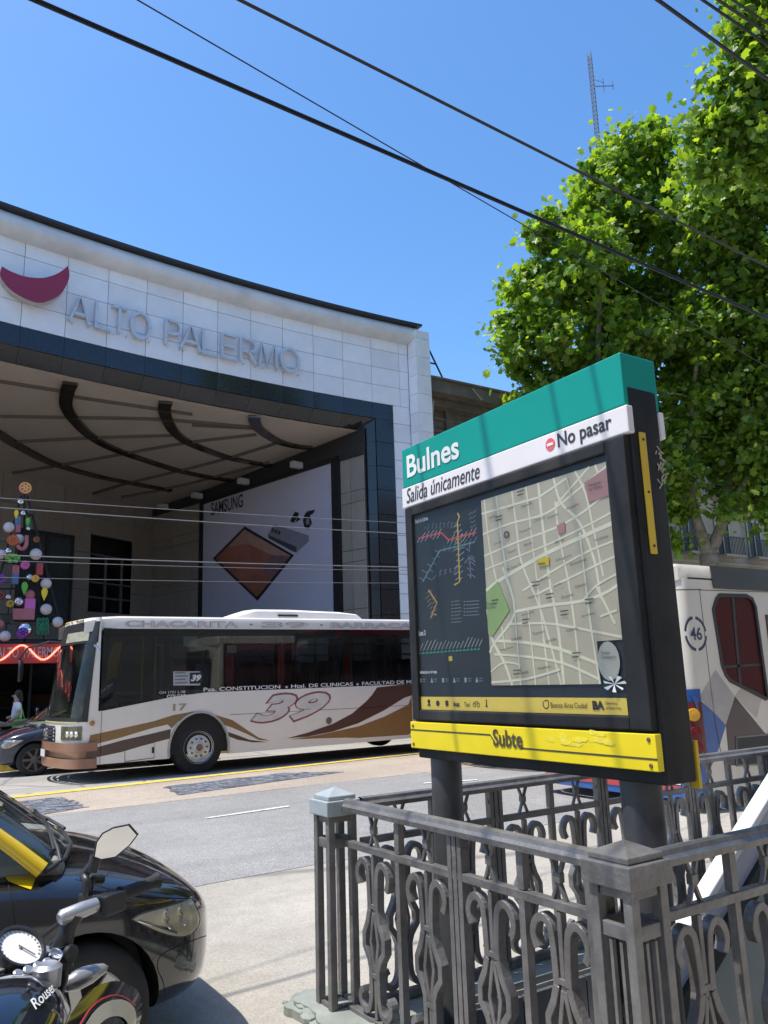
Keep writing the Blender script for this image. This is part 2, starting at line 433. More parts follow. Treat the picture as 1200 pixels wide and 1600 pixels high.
for i in range(len(gx)-1):
    x0, x1 = gx[i], min(gx[i+1], 16.76)
    tile(b, x0, x1, 11.5, 12.14, .01)
    a, c = V(x0+.005, Yf(x0)+.0, 11.49), V(x1-.005, Yf(x1), 11.49)
    b.add([a, c, c+V(0, .42, -.40), a+V(0, .42, -.40)], [(0, 1, 2, 3)])
for z in range(12):
    z0, z1 = z*.96, min(z*.96+.95, 11.5); tile(b, 15.95, 16.76, z0, z1, .01)
    b.add([V(15.94, 25.02, z0), V(15.94, 25.02, z1), V(15.46, 25.45, z1), V(15.46, 25.45, z0)], [(0, 1, 2, 3)])
tile(b, gx[-1], 16.76, 11.5, 12.14, .01)
b.build('granite_frame', GRAN, mall)
# ceiling
def zc(y): return 11.07-.048*(y-25)
def xw(y): return 15.45-.25*(y-25.1)
back = [(11.75, 39.9), (8.2, 37.7), (4.0, 35.7), (0, 34.2), (-9, 33)]
b = MB(); front = [(x, Yf(x)+.40) for x in xs if x < 15.4]+[(15.45, 25.4)]
pts = [(x, y) for x, y in front]+back
tri = geometry.tessellate_polygon([[V(x, y, 0) for x, y in pts]])
b.add([V(x, y, zc(y)) for x, y in pts], tri); ceil = b.build('ceiling', CEIL, mall)
def atc(x, y):
    d = ray(x, y); t = (11.07+.048*25-CPOS.z)/(d.z+.048*d.y); return CPOS+d*t
def cband(px, w0, w1, m, name, par):
    P = smoothpath([atc(*p).xy for p in px], 5); n = len(P)
    bb = MB(); o = V(0, 25, 11.07); U = X; Vv = V(0, 1, -.048).normalized(); N = -U.cross(Vv)
    bb.ribbon([(p.x, (p.y-25)/Vv.y) for p in P], o, U, Vv, N, [w0+(w1-w0)*(i/(n-1)) for i in range(n)], .1, off=.06)
    return bb.build(name, m, par)
for px in ([(110, 596), (105, 610), (104, 633), (120, 658), (147, 683), (187, 703), (267, 730), (317, 742), (383, 752)],
           [(259, 626), (257, 637), (263, 657), (277, 677), (300, 692), (353, 712), (400, 722), (450, 730)],
           [(398, 648), (398, 656), (407, 670), (433, 687), (460, 695), (487, 698)],
           [(-60, 640), (0, 677), (33, 697), (83, 722), (150, 742), (200, 752), (267, 765)]):
    cband(px, .46, .26, DKMET, 'ceiling_band', ceil)
for px in ([(-40, 585), (0, 593), (93, 608)], [(113, 617), (247, 637), (300, 645)], [(0, 648), (110, 650), (250, 653), (390, 665)], [(27, 688), (143, 682), (273, 678)],
           [(20, 737), (93, 725), (193, 707), (290, 690), (400, 677)], [(143, 770), (200, 753), (283, 733), (360, 713), (443, 687)], [(300, 662), (397, 667)], [(190, 775), (290, 755), (420, 720)]):
    cband(px, .07, .07, mat('ceiling_joint', (.13, .11, .09), .7), 'ceiling_joint', ceil)
# right side wall of the portal
wd = V(-.25, 1, 0).normalized(); wo = V(15.45, 25.1, 0); wn = V(wd.y, -wd.x, 0)*-1
def atw(x, y):
    d = ray(x, y); n = V(wd.y, -wd.x, 0); t = ((wo-CPOS).dot(n))/d.dot(n); p = CPOS+d*t; return ((p-wo).dot(wd), p.z)
b = MB(); ss = [0, .75, 1.5, 3.2, 4.9, 6.6, 8.3, 10.0, 11.7, 13.4, 15.2]; wz = [0, 1.9, 3.6, 4.1, 5.9, 6.35, 8.2, 8.65, 10.0]
for i in range(len(ss)-1):
    for k in range(len(wz)-1):
        b.plate([(ss[i]+.01, wz[k]+.01), (ss[i+1]-.01, wz[k]+.01), (ss[i+1]-.01, wz[k+1]-.01), (ss[i]+.01, wz[k+1]-.01)], wo, wd, Z, wn, .03)
b.plate([(0, 0), (15.3, 0), (15.3, 11.2), (0, 11.2)], wo, wd, Z, wn, .06, 1, -.07)
b.plate([(0, 10.0), (15.3, 10.0), (15.3, 10.45), (0, 10.5)], wo, wd, Z, wn, .12, 1, 0)
b.build('side_wall', [BEIGE, FRAME], mall)
for s in (3.4, 7, 10.6, 13.6):
    b = MB(); b.obox(wo+wd*s+wn*.5+Z*10.2, wn*.25, wd*.12, Z*.12)
    b.build('spotlight_fitting', mat('light_grey_metal', (.5, .5, .5), .4), mall)
b = MB()                                                     # back wall panels
for i in range(len(back)-1):
    p, q = V(*back[i], 0), V(*back[i+1], 0); d = (q-p); L = d.length; d.normalize(); n = V(d.y, -d.x, 0)*-1
    if n.y > 0: n = -n
    k = 0; u = 0
    while u < L-.1:
        w = min(1.5, L-u)
        for z0, z1 in ((0, 2.5), (2.5, 4.2), (4.2, 5.9), (5.9, 7.6), (7.6, 9.3), (9.3, 11)):
            if i == 0 and .25 < u+.5 and u+w < L+.1 and 5.0 < z1 < 9.4 and u > .2: continue
            b.plate([(u+.01, z0+.01), (u+w-.01, z0+.01), (u+w-.01, z1-.01), (u+.01, z1-.01)], p, d, Z, n, .03)
        u += w
    b.plate([(0, 0), (L, 0), (L, 11), (0, 11)], p, d, Z, n, .05, 1, -.9 if i == 0 else -.06)
b.build('back_wall', [BEIGE, FRAME], mall)
p, q = V(11.75, 39.9, 0), V(8.2, 37.7, 0); d = (q-p).normalized(); n = V(d.y, -d.x, 0); n = -n if n.y > 0 else n
b = MB(); b.plate([(.9, 4.9), (4.1, 4.9), (4.1, 7.6), (.9, 7.6)], p, d, Z, n, .03, 0, -.25)
wnd = b.build('window', DARKG, mall)
b = MB()
for u in (.9, 1.95, 3.0, 4.1): b.obox(p+d*u+Z*6.25+n*-.18, d*.04, n*.05, Z*1.35)
for z in (4.9, 5.6, 6.3, 7.6): b.obox(p+d*2.5+Z*z+n*-.18, d*1.6, n*.05, Z*.04)
b.build('window_frame', mat('grey_frame', (.16, .16, .15), .5), wnd)
b = MB(); b.obox(p+d*2.2+Z*4.75+n*.1, d*2.1, n*.22, Z*.12); b.build('window_sill', BEIGE, wnd); b = MB(); b.obox(p+d*2.3+Z*8.9+n*-.1, d*1.9, n*.1, Z*.4); b.build('window_lintel', BEIGE, wnd)
p, q = V(8.2, 37.7, 0), V(4.0, 35.7, 0); d = (q-p).normalized(); n = V(d.y, -d.x, 0); n = -n if n.y > 0 else n
b = MB(); b.plate([(1.0, 4.4), (3.6, 4.4), (3.6, 8.2), (1.0, 8.2)], p, d, Z, n, .03, 0, .02); w2 = b.build('window', mat('grey_green_glass', (.05, .065, .062), .12), mall)
b = MB()
for u in (1.0, 2.3, 3.6): b.obox(p+d*u+Z*6.3+n*.06, d*.06, n*.05, Z*1.95)
for z in (4.4, 8.2): b.obox(p+d*2.3+Z*z+n*.06, d*1.36, n*.06, Z*.07)
b.build('window_frame', FRAME, w2)
b = MB()                                                     # dark glazed entrance under the canopy
b.box((-8, 26.5, .05), (10.5, 26.56, 2.6)); ent = b.build('entrance_glazing', DARKG, mall)
b = MB()
for x in [-8+1.35*i for i in range(14)]: b.box((x, 26.44, .05), (x+.07, 26.64, 2.7))
b.box((-8, 26.42, 2.6), (10.5, 26.66, 2.95)); b.box((-8, 26.7, 2.9), (10.5, 33.5, 3.0)); b.build('entrance_frame', FRAME, ent)
b = MB()                                                     # roof mass so that the portal is really covered
b.box((-9, 25.7, 15.2), (18.2, 52, 15.6)); b.box((-9, 41, 0), (18.2, 41.3, 15.2)); b.box((17.6, 25.7, 0), (18.2, 52, 15.2)); b.box((-9.3, 24, 0), (-9, 52, 15.8))
b.build('roof_slab', mat('grey_render', (.3, .29, .28), .8), mall)
# crescent emblem
ol = [(3, 417), (0, 430), (12, 448), (33, 463), (63, 473), (90, 463), (102, 449), (108, 433), (106, 416), (90, 428), (67, 435), (40, 433), (17, 425)]
yy = 23.75
pp = [at(x, y, 'y', yy) for x, y in ol]
em = thing('crescent_emblem', 'dark red crescent emblem mounted beside the raised letters on the pale tiles', 'emblem', (pp[4].x, yy+.1, pp[4].z))
sm = smoothpath([(p.x, p.z) for p in pp[:9]], 4)+smoothpath([(p.x, p.z) for p in pp[8:]+[pp[0]]], 4)[1:-1]
b = MB(); b.plate(sm, (0, yy+.02, 0), X, Z, -Y, .06); b.build('face', mat('dark_red_panel', (.27, .02, .06), .4, var=.1, scale=1.5), em)
b = MB(); b.plate(sm, (0, yy+.3, 0), X, Z, -Y, .27); b.build('casing', mat('silver_return', (.55, .5, .46), .35, .6), em)
# raised letters
letters = thing('raised_lettering', 'large brushed metal letters spelling ALTO PALERMO on the pale facade', 'lettering', (8.3, 24.6, 12.6))
LETT = mat('brushed_steel', (.60, .61, .64), .38, .35, var=.1, scale=6)
G = {'A': [[(0, 0), (.5, 1), (1, 0)], [(.18, .33), (.82, .33)]], 'L': [[(0, 1), (0, 0), (1, 0)]], 'T': [[(0, 1), (1, 1)], [(.5, 1), (.5, 0)]],
     'O': [[(.5+.5*math.cos(t*math.pi/12), .5+.5*math.sin(t*math.pi/12)) for t in range(25)]],
     'P': [[(0, 0), (0, 1), (.6, 1)]+[(.6+.4*math.cos(R(a)), .74+.26*math.sin(R(a))) for a in (60, 30, 0, -30, -60)]+[(.6, .48), (0, .48)]],
     'E': [[(1, 1), (0, 1), (0, 0), (1, 0)], [(0, .52), (.9, .52)]],
     'R': [[(0, 0), (0, 1), (.55, 1)]+[(.55+.4*math.cos(R(a)), .74+.26*math.sin(R(a))) for a in (60, 30, 0, -30, -60)]+[(.55, .48), (0, .48)], [(.5, .48), (1, 0)]],
     'M': [[(0, 0), (.14, 1), (.5, 0), (.86, 1), (1, 0)]]}
spans = [('A', 107, 484, 143, 494), ('L', 148, 495, 175, 501), ('T', 172, 501, 201, 505), ('O', 203, 506, 237, 514), ('P', 257, 522, 284, 528), ('A', 280, 528, 316, 537),
         ('L', 315, 537, 340, 541), ('E', 345, 543, 371, 549), ('R', 374, 550, 402, 556), ('M', 403, 557, 434, 565), ('O', 437, 565, 468, 571)]
for ch, x0, y0, x1, y1 in spans:
    ym = Yf(at((x0+x1)/2, y0, 'y', 24.8).x)-.2
    a = at(x0, y0, 'y', ym); c = at(x1, y1, 'y', ym); w = c.x-a.x; sl = (Yf(c.x)-Yf(a.x))/w
    b = MB()
    for st in G[ch]:
        b.ribbon([(p[0]*(w-.08)+.04, p[1]*.88+.04) for p in st], (a.x, ym, 12.63), V(1, sl, 0), Z, -Y, .088, .17)
    b.build('letter', LETT, letters)
b = MB()
for ch, x0, y0, x1, y1 in spans:
    ym = Yf(at((x0+x1)/2, y0, 'y', 24.8).x); a = at(x0, y0, 'y', ym); c = at(x1, y1, 'y', ym)
    for q in (.15, .85):
        x = a.x+(c.x-a.x)*q; b.box((x-.012, ym-.2, 12.62), (x+.012, ym, 12.65))
b.build('standoff_pin', LETT, letters)
# advertising billboard on the side wall
bb = thing('advertising_billboard', 'large pale lavender phone advertisement in a black frame on the side wall of the portal', 'billboard', tuple(wo+wd*6+Z*2))
s0, s1 = 1.65, 10.55
def wp(b_, pts, t, off, m=0): b_.plate(pts, wo, wd, Z, wn, t, m, off)
b = MB(); wp(b, [(s0, 2.2), (s1, 2.2), (s1, 9.83), (s0, 9.98)], .05, .1); b.build('poster', mat('lavender_poster', (.50, .47, .56), .5, var=.04, scale=.5), bb)
b = MB()
for p4 in ([(s0-.35, 2.0), (s0, 2.0), (s0, 10.0), (s0-.35, 10.2)], [(s1, 2.0), (s1+.25, 2.0), (s1+.25, 10.05), (s1, 9.85)], [(s0-.35, 10.0), (s1+.2, 9.85), (s1+.2, 10.02), (s0-.35, 10.2)], [(s0-.35, 2.0), (s1+.2, 2), (s1+.2, 2.2), (s0-.35, 2.2)]): wp(b, p4, .22, .0)
b.build('frame', mat('black_paint', (.012, .012, .013), .5), bb)
b = MB(); wp(b, [atw(*p) for p in ((387, 823), (464, 868), (407, 939), (337, 873))], .012, .155); b.build('phone_picture', mat('print_black', (.02, .018, .02), .4), bb)
b = MB(); wp(b, [atw(*p) for p in ((387, 828), (459, 869), (407, 933), (342, 873))], .006, .168, 0)
wp(b, [atw(*p) for p in ((387, 828), (459, 869), (430, 868), (392, 850), (362, 855))], .003, .1745, 1)
wp(b, [atw(*p) for p in ((430, 868), (459, 869), (428, 907), (415, 890))], .003, .1745, 2)
b.build('screen_picture', [mat('print_rust', (.30, .105, .07), .5, var=.25, scale=.8), mat('print_peach', (.40, .22, .17), .5), mat('print_plum', (.20, .10, .11), .5)], bb)
b = MB(); wp(b, [atw(*p) for p in ((423, 836), (433, 820), (487, 837), (487, 846), (468, 864), (461, 862), (425, 842))], .006, .155, 0)
wp(b, [atw(*p) for p in ((423, 836), (468, 855), (468, 864), (425, 842))], .004, .163, 1)
for x, y in ((431, 829), (436, 831), (441, 833)): c = atw(x, y); wp(b, arc(c[0], c[1], .1, 0, 340, 12), .004, .168, 1)
for pts in (((458, 815), (462, 806), (466, 800), (472, 803), (468, 811), (463, 818)), ((466, 818), (470, 808), (474, 812)), ((480, 806), (484, 800), (497, 797), (494, 803), (489, 806), (492, 818), (486, 828), (480, 824), (478, 814))):
    wp(b, [atw(*p) for p in pts], .004, .16, 2)
wp(b, [atw(*p) for p in ((483, 812), (488, 811), (488, 820), (483, 820))], .003, .166, 0)
b.build('device_picture', [mat('print_grey', (.22, .21, .25), .5), mat('print_dark', (.06, .055, .065), .5), mat('print_black', (.02, .02, .02))], bb)
a, c = atw(334, 806), atw(384, 795)
# the wall reads left to right from far to near: text runs along -wd
b = MB(); b.text('SAMSUNG', wo+wd*a[0]+Z*(a[1]-.02), -wd, Z, wn, w=a[0]-c[0], h=.62, bold=.02, t=.004, off=.155); b.build('wordmark', mat('print_black', (.02, .02, .02)), bb)
# ------------------------------------------------------------------ neighbours
OLD = mat('weathered_cement', (.16, .135, .11), .9, var=.35, scale=1.5, dirt=.6, bump=.4, bscale=12)
nb = thing('old_building', 'grimy weathered building with a heavy cement cornice beside the mall', 'building', (21.5, 30, 0))
b = MB(); b.box((18.32, 26.4, 0), (24.6, 40, 13.3)); b.build('wall', OLD, nb)
b = MB(); b.box((18.32, 25.3, 13.28), (24.8, 27.2, 13.85)); b.box((18.32, 25.2, 13.85), (24.9, 27.2, 13.95)); b.box((18.32, 25.9, 12.9), (24.7, 26.39, 13.27)); b.box((18.32, 26.15, 10.4), (24.7, 26.39, 10.75)); b.build('cornice', OLD, nb, bevel=.03)
b = MB()
for x in (18.35, 20.4, 22.4, 24.2): b.box((x, 26.2, 0), (x+.35, 26.39, 12.9))
for z in (11.3, 11.9, 12.45): b.box((18.75, 26.3, z), (24.2, 26.39, z+.12))
b.build('pilaster', OLD, nb)
for x in (19.1, 21.1, 23.0):
    for z in (1, 4.6, 8.0):
        b = MB(); b.box((x, 26.33, z), (x+.95, 26.42, z+2)); b.build('window', mat('black_opening', (.015, .015, .015), .3), nb)
b = MB(); b.tube([(19.3, 26.1, 13.1), (19.3, 25.6, 12.95), (19.45, 26.0, 12.2), (19.6, 26.15, 10.8)], .035, 6); b.build('drain_pipe', mat('pale_pipe', (.4, .37, .33), .7), nb)
b = MB(); b.bar((21.2, 25.27, 13.75), (21.7, 25.27, 13.3), .06, .03, Y); b.build('cornice_strap', mat('pale_pipe', (.4, .37, .33)), nb)
b = MB()
for k in range(26):
    x = 22.6+rnd.random()*.8; h = rnd.uniform(.2, .55); b.tube([(x, 25.28, 13.3), (x+rnd.uniform(-.1, .1), 25.1, 13.3+h*.6), (x+rnd.uniform(-.2, .2), 25.0, 13.3+h)], [.02, .025, .004], 4)
tag(b.build('wall_weed', mat('dry_weed', (.16, .17, .05), .8, var=.4, scale=20)), 'tuft of dry weeds growing on the grimy cement cornice', 'weed')
tr = MB(); blk = mat('black_steel', (.02, .022, .025), .5)
P0, P1, P2 = V(18.95, 25.5, 13.9), V(18.72, 25.5, 15.9), V(19.85, 25.5, 13.9)
for a, c in ((P0, P1), (P1, P2), (P0+(P1-P0)*.36, P1+(P2-P1)*.64), (P0+(P1-P0)*.68, P1+(P2-P1)*.33), (P1, V(18.3, 25.3, 15.4))): tr.bar(a, c, .055, .055, Y)
tr.bar(V(18.95, 26.6, 13.9), P1, .05, .05, Y)
tag(tr.build('steel_bracket', blk), 'black triangular steel bracket standing on the cornice beside the white pier', 'bracket')
CREAM = mat('cream_render', (.34, .295, .22), .85, var=.15, scale=.8, dirt=.45)
def flats(name, label, x0, x1, y0, y1, h, m, sx, fl, wsz=(1.1, 2.0), balc=True, z0=.5):
    r = thing(name, label, 'building', ((x0+x1)/2, (y0+y1)/2, 0))
    b = MB(); b.box((x0, y0, 0), (x1, y1, h)); b.build('wall', m, r)
    b = MB(); b.box((x0-.1, y0-.4, h), (x1+.1, y1, h+.3)); b.box((x0-.1, y0-.5, h+.3), (x1+.1, y1, h+.45)); b.build('cornice', m, r, bevel=.03)
    z = z0
    while z+wsz[1] < h-.4:
        b = MB(); b.box((x0, y0-.12, z-.55), (x1, y0-.002, z-.4)); b.build('string_course', m, r)
        x = x0+sx*.4
        while x+wsz[0] < x1:
            b = MB(); b.box((x, y0-.03, z), (x+wsz[0], y0+.05, z+wsz[1])); w = b.build('window', mat('shaded_pane', (.025, .028, .03), .3, spec=.2), r)
            b = MB()
            for q in (x-.09, x+wsz[0]/2-.03, x+wsz[0]): b.box((q, y0-.08, z), (q+.09 if q != x+wsz[0]/2-.03 else q+.06, y0-.031, z+wsz[1]))
            b.box((x-.12, y0-.1, z+wsz[1]), (x+wsz[0]+.12, y0-.032, z+wsz[1]+.12)); b.build('window_frame', mat('pale_frame', (.42, .39, .33), .7), w)
            if balc:
                b = MB(); b.box((x-.35, y0-.75, z-.18), (x+wsz[0]+.35, y0-.13, z-.06)); q = x-.33
                bl = b.build('balcony', m, r); b = MB()
                while q < x+wsz[0]+.33: b.box((q, y0-.73, z-.06), (q+.03, y0-.70, z+.85)); q += .13
                b.box((x-.35, y0-.75, z+.85), (x+wsz[0]+.35, y0-.69, z+.9)); b.build('railing', FRAME, bl)
            x += sx
        z += fl
    return r
flats('apartment_building', 'cream apartment building with black iron balconies behind the plane tree', 25.2, 60, 25.7, 45, 14.0, CREAM, 2.9, 3.35, z0=.7)
# lattice mast on the skyline
ms = thing('lattice_mast', 'thin lattice radio mast with a small side antenna rising behind the tree', 'antenna mast')
T = atd(921, 82, 62); Bp = atd(941, 285, 62); c0 = V(T.x, T.y, 0); h = T.z
ms.location = c0
b = MB(); w = .2; legs = [V(w, 0, 0), V(-w*.5, w*.87, 0), V(-w*.5, -w*.87, 0)]
STEEL = mat('mast_steel', (.10, .12, .16), .6)
for g in legs: b.tube([c0+g, c0+g+Z*h], .03, 5)
b.build('leg', STEEL, ms); b = MB(); z = h-20; k = 0
while z < h-.3:
    for i in range(3): b.bar(c0+legs[i]+Z*z, c0+legs[(i+1) % 3]+Z*(z+.38), .025, .025); b.bar(c0+legs[i]+Z*z, c0+legs[(i+1) % 3]+Z*z, .025, .025)
    z += .38
b.build('lattice_bracing', STEEL, ms)
b = MB(); a = atd(930, 135, 62); e = atd(959, 134, 62); b.bar(a, e, .05, .05)
for q in (.45, .95): p = a+(e-a)*q; b.bar(p-Z*(.8-.5*q), p+Z*(.9-.5*q), .04, .04)
p = a+(e-a)*.5; b.bar(p+Z*.3, a+Z*.6, .03, .03); b.build('side_antenna', STEEL, ms)
# ------------------------------------------------------------------ station sign
SX = 2.4
BLACKP = mat('sign_black', (.018, .018, .019), .6, var=.35, scale=6, dirt=.3, bump=.05, spec=.25)
GREEN = mat('sign_green', (.0, .27, .215), .42, var=.04, scale=3, spec=.3)
SWHITE = mat('sign_white', (.74, .69, .68), .4, var=.04)
SYEL = mat('sign_yellow', (.80, .62, .006), .42, var=.06, scale=6)
INK = mat('sign_ink', (.03, .03, .035), .5)
PWHITE = mat('print_white', (.7, .7, .68), .5)
YL, YR = 3.5, 1.95
ZT, ZG, ZW, ZY1, ZY0 = 2.825, 2.605, 2.49, 1.365, 1.235
sg = thing('station_sign', 'tall freestanding subway sign with green Bulnes header, street map and yellow Subte band', 'sign', (2.5, 2.7, 0))
mYZ = (V(0, -1, 0), Z, V(-1, 0, 0))                    # u to the right as seen, v up, towards the viewer
def P2(x, y, X0=SX): p = at(x, y, 'x', X0); return (-p.y, p.z)
def pl(b, pts, x, t=.002, m=0): b.plate(pts, (x, 0, 0), *mYZ, t, m)
def rect(y0, y1, z0, z1): return [(-y0, z0), (-y1, z0), (-y1, z1), (-y0, z1)]
b = MB(); b.box((SX+.0, YR, ZG), (SX+.205, YL, ZT)); b.build('header_panel', GREEN, sg, bevel=.006)
b = MB(); b.box((SX-.006, YR-.012, ZW), (SX+.03, YL+.005, ZG-.002)); b.box((SX+.19, YR-.012, ZW), (SX+.215, YL+.005, ZG-.002)); b.build('header_strip', SWHITE, sg, bevel=.006)
b = MB(); b.box((SX+.02, YR-.003, ZY0-.05), (SX+.19, YL-.02, ZG+.08)); b.build('housing', BLACKP, sg, bevel=.008)
b = MB(); fy0, fy1, fz0, fz1 = YL-.03, YR+.01, ZY1+.01, ZW-.005
for y0, y1, z0, z1 in ((fy0, fy0-.06, fz0, fz1), (fy1+.10, fy1, fz0, fz1), (fy0-.06, fy1+.10, fz1-.05, fz1), (fy0-.06, fy1+.10, fz0, fz0+.05)):
    b.box((SX-.016, min(y0, y1), z0), (SX+.03, max(y0, y1), z1))
b.build('glazing_frame', BLACKP, sg, bevel=.006)
NAVY = mat('poster_navy', (.032, .042, .052), .5, var=.15, scale=3, spec=.25)
b = MB(); b.box((SX+.004, fy1+.10, fz0+.05), (SX+.018, fy0-.06, fz1-.05)); post = b.build('poster', NAVY, sg)
# yellow strip with pictograms
q = [P2(644, 1083), P2(1004, 1083), P2(1004, 1115), P2(644, 1113)]
zb1, zb0 = q[0][1], q[3][1]
b = MB(); pl(b, rect(fy0-.06, fy1+.115, fz0+.052, fz0+.115), SX+.002, .002); b.build('poster_band', mat('poster_yellow', (.80, .58, .10), .4, var=.08), post)
b = MB(); zc0 = fz0+.07; yb = fy0-.13
for k, sh in enumerate('abcdefg'):
    y = yb-.075*k; h = .028
    if k == 0: b.plate(arc(-y, zc0+h*.8, .011, 0, 330, 8), (SX, 0, 0), *mYZ, .002, 0, .0); pl(b, rect(y+.012, y-.012, zc0, zc0+.008), SX, .002); pl(b, rect(y+.003, y-.003, zc0+.008, zc0+.02), SX, .002)
    elif k in (1,): pl(b, arc(-y, zc0+.014, .014, 0, 330, 12), SX, .002)
    elif k == 2: pl(b, rrect(-y-.012, zc0+.004, -y+.012, zc0+h, .004), SX, .002); pl(b, rect(y+.01, y-.01, zc0, zc0+.003), SX, .002)
    elif k == 3: b.text('bus', (SX, y+.02, zc0), *mYZ, h=.024, w=.045, bold=.03, off=.001)
    elif k == 4: b.text('Taxi', (SX, y+.012, zc0), *mYZ, h=.022, w=.042, off=.001)
    elif k == 5:
        for dy in (-.013, .015): b.ribbon(arc(-y+dy, zc0+.01, .01, 0, 360, 12), (SX, 0, 0), *mYZ, .003, .002)
        b.ribbon([(-y-.013, zc0+.01), (-y-.004, zc0+.026), (-y+.008, zc0+.026), (-y+.015, zc0+.01)], (SX, 0, 0), *mYZ, .003, .002)
    else: pl(b, arc(-y, zc0+.03, .004, 0, 330, 8), SX, .002); b.ribbon([(-y, zc0+.025), (-y, zc0+.012), (-y-.006, zc0)], (SX, 0, 0), *mYZ, .006, .002); b.ribbon([(-y, zc0+.012), (-y+.006, zc0)], (SX, 0, 0), *mYZ, .004, .002)
b.ribbon(smoothpath([(-2.52, zc0+.03), (-2.52, zc0+.01), (-2.505, zc0), (-2.49, zc0+.01), (-2.49, zc0+.03), (-2.50, zc0+.034), (-2.512, zc0+.03)]), (SX, 0, 0), *mYZ, .004, .002)
b.text('Buenos Aires Ciudad', (SX, 2.475, zc0+.004), *mYZ, w=.20, h=.022, off=.001)
b.text('BA', (SX, 2.245, zc0), *mYZ, w=.06, h=.034, bold=.05, off=.001); b.text('Subterráneos\nde Buenos Aires', (SX, 2.178, zc0+.002), *mYZ, w=.075, h=.03, off=.001)
b.build('pictogram_print', INK, post)
# street map
mc = [P2(752, 782), P2(949, 721), P2(975, 1010), P2(938, 1070), P2(763, 1071)]
my0, my1 = -mc[0][0], -(mc[1][0]+mc[2][0])/2; mz1, mz0 = (mc[0][1]+mc[1][1])/2, mc[4][1]
def mp(a, c): return (-(my0+(my1-my0)*a), mz1+(mz0-mz1)*c)
b = MB(); pl(b, [mp(0, 0), mp(1, 0), mp(1, .81), mp(.83, .81), mp(.83, 1), mp(0, 1)][::-1], SX+.002, .0035); smap = b.build('street_map', mat('map_ground', (.46, .405, .29), .4, var=.07, scale=4), post)
b = MB()
ST = [(0, 0, 1), (.155, .16, .21), (.30, .30, .31), (.43, .43, .44), (.56, .56, .66)]
lines = [([(.03, 0), (.05, .25), (.1, .47)], 5), ([(.14, 0), (.16, .2), (.19, .44)], 6), ([(.28, 0), (.3, .2), (.32, .38), (.44, .62), (.50, .8), (.56, 1)], 6), ([(.40, 0), (.42, .3), (.44, .55), (.46, .85), (.47, 1)], 5),
         ([(.50, 0), (.51, .2), (.53, .48), (.57, .75), (.58, 1)], 9), ([(.62, 0), (.66, .13), (.78, .25), (.86, .44), (.88, .62)], 7), ([(.62, .12), (.63, .3), (.68, .6), (.70, 1)], 6), ([(.78, 0), (.84, .12), (.87, .28), (.91, .52)], 6),
         ([(.92, 0), (.96, .1)], 6), ([(.88, .0), (.62, .14)], 6), ([(.0, .075), (.2, .075), (.5, .075)], 6), ([(.5, .075), (.72, .02)], 6), ([(0, .19), (.25, .17), (.55, .165), (.8, .09), (1, .02)], 6),
         ([(0, .31), (.3, .275), (.6, .25), (.8, .21), (1, .14)], 6), ([(0, .385), (.3, .35), (.56, .32), (.85, .27), (1, .24)], 5), ([(0, .50), (.15, .45), (.5, .37), (.8, .32), (1, .29)], 11), ([(.32, .53), (.55, .46), (.8, .40), (1, .37)], 6),
         ([(.42, .56), (.7, .50), (1, .44)], 6), ([(.24, .63), (.5, .62), (.75, .62), (.9, .60), (1, .57)], 8), ([(.16, .39), (.24, .63), (.05, .78), (.0, .83)], 8), ([(.0, .60), (.03, .76), (.12, .88), (.18, 1)], 9),
         ([(.18, .69), (.4, .70), (.58, .72), (1, .80)], 6), ([(.06, .77), (.3, .79), (.55, .83), (.83, .91)], 8), ([(.04, .84), (.3, .86), (.58, .90), (.83, .98)], 6), ([(0, .93), (.12, .885), (.26, .9)], 5), ([(.24, .63), (.25, 1)], 5), ([(.35, .62), (.37, 1)], 5),
         ([(.0, .985), (.3, .97), (.56, .93)], 6), ([(.76, .62), (.86, .56), (1, .52)], 5), ([(.86, .56), (.96, .74)], 6), ([(.87, .7), (.98, .68)], 5), ([(.78, .3), (.80, .7), (.83, 1)], 6), ([(.12, .7), (.14, .82)], 5), ([(.72, .02), (.74, .13)], 4)]
for i_, (pts, w) in enumerate(lines):
    P = smoothpath([mp(*p) for p in pts], 4); b.ribbon(P, (SX+.0005-.00007*i_, 0, 0), *mYZ, w*.0016, .0042)
b.build('street_lines', mat('map_street', (.70, .665, .48), .4), smap)
b = MB(); pl(b, [mp(0, .51), mp(.115, .46), mp(.2, .62), mp(.03, .75), mp(0, .73)], SX-.0042, .0008, 0); pl(b, [mp(.84, .07), mp(1, .03), mp(1, .16), mp(.86, .17)], SX-.0042, .0008, 1)
pl(b, [mp(.62, .24), mp(.68, .23), mp(.68, .28), mp(.63, .29)], SX-.0042, .0008, 1); pl(b, rrect(*mp(.46, .425), *mp(.545, .385), .004), SX-.0062, .001, 2)
pl(b, arc(*mp(.9, .90), .055, 0, 345, 16, .075), SX-.0042, .0008, 3); b.ribbon(arc(*mp(.215, .225), .014, 0, 360, 14), (SX-.0062, 0, 0), *mYZ, .007, .001, 4)
for a_, c_ in ((.13, .12), (.33, .02), (.05, .56), (.6, .66), (.78, .62), (.4, .5), (.2, .93), (.66, .86), (.3, .68), (.5, .57)):
    for q in range(2): p = mp(a_, c_+q*.018); pl(b, [(p[0], p[1]), (p[0]+.045-.01*q, p[1]+.001), (p[0]+.045-.01*q, p[1]+.006), (p[0], p[1]+.005)], SX-.0062, .0008, 4)
b.build('map_areas', [mat('map_park', (.27, .38, .14), .5), mat('map_pink', (.38, .20, .19), .5), mat('map_label_yellow', (.62, .47, .02), .5), mat('map_pale', (.40, .40, .34), .5), mat('map_ink', (.08, .08, .08), .5)], smap)
b = MB()
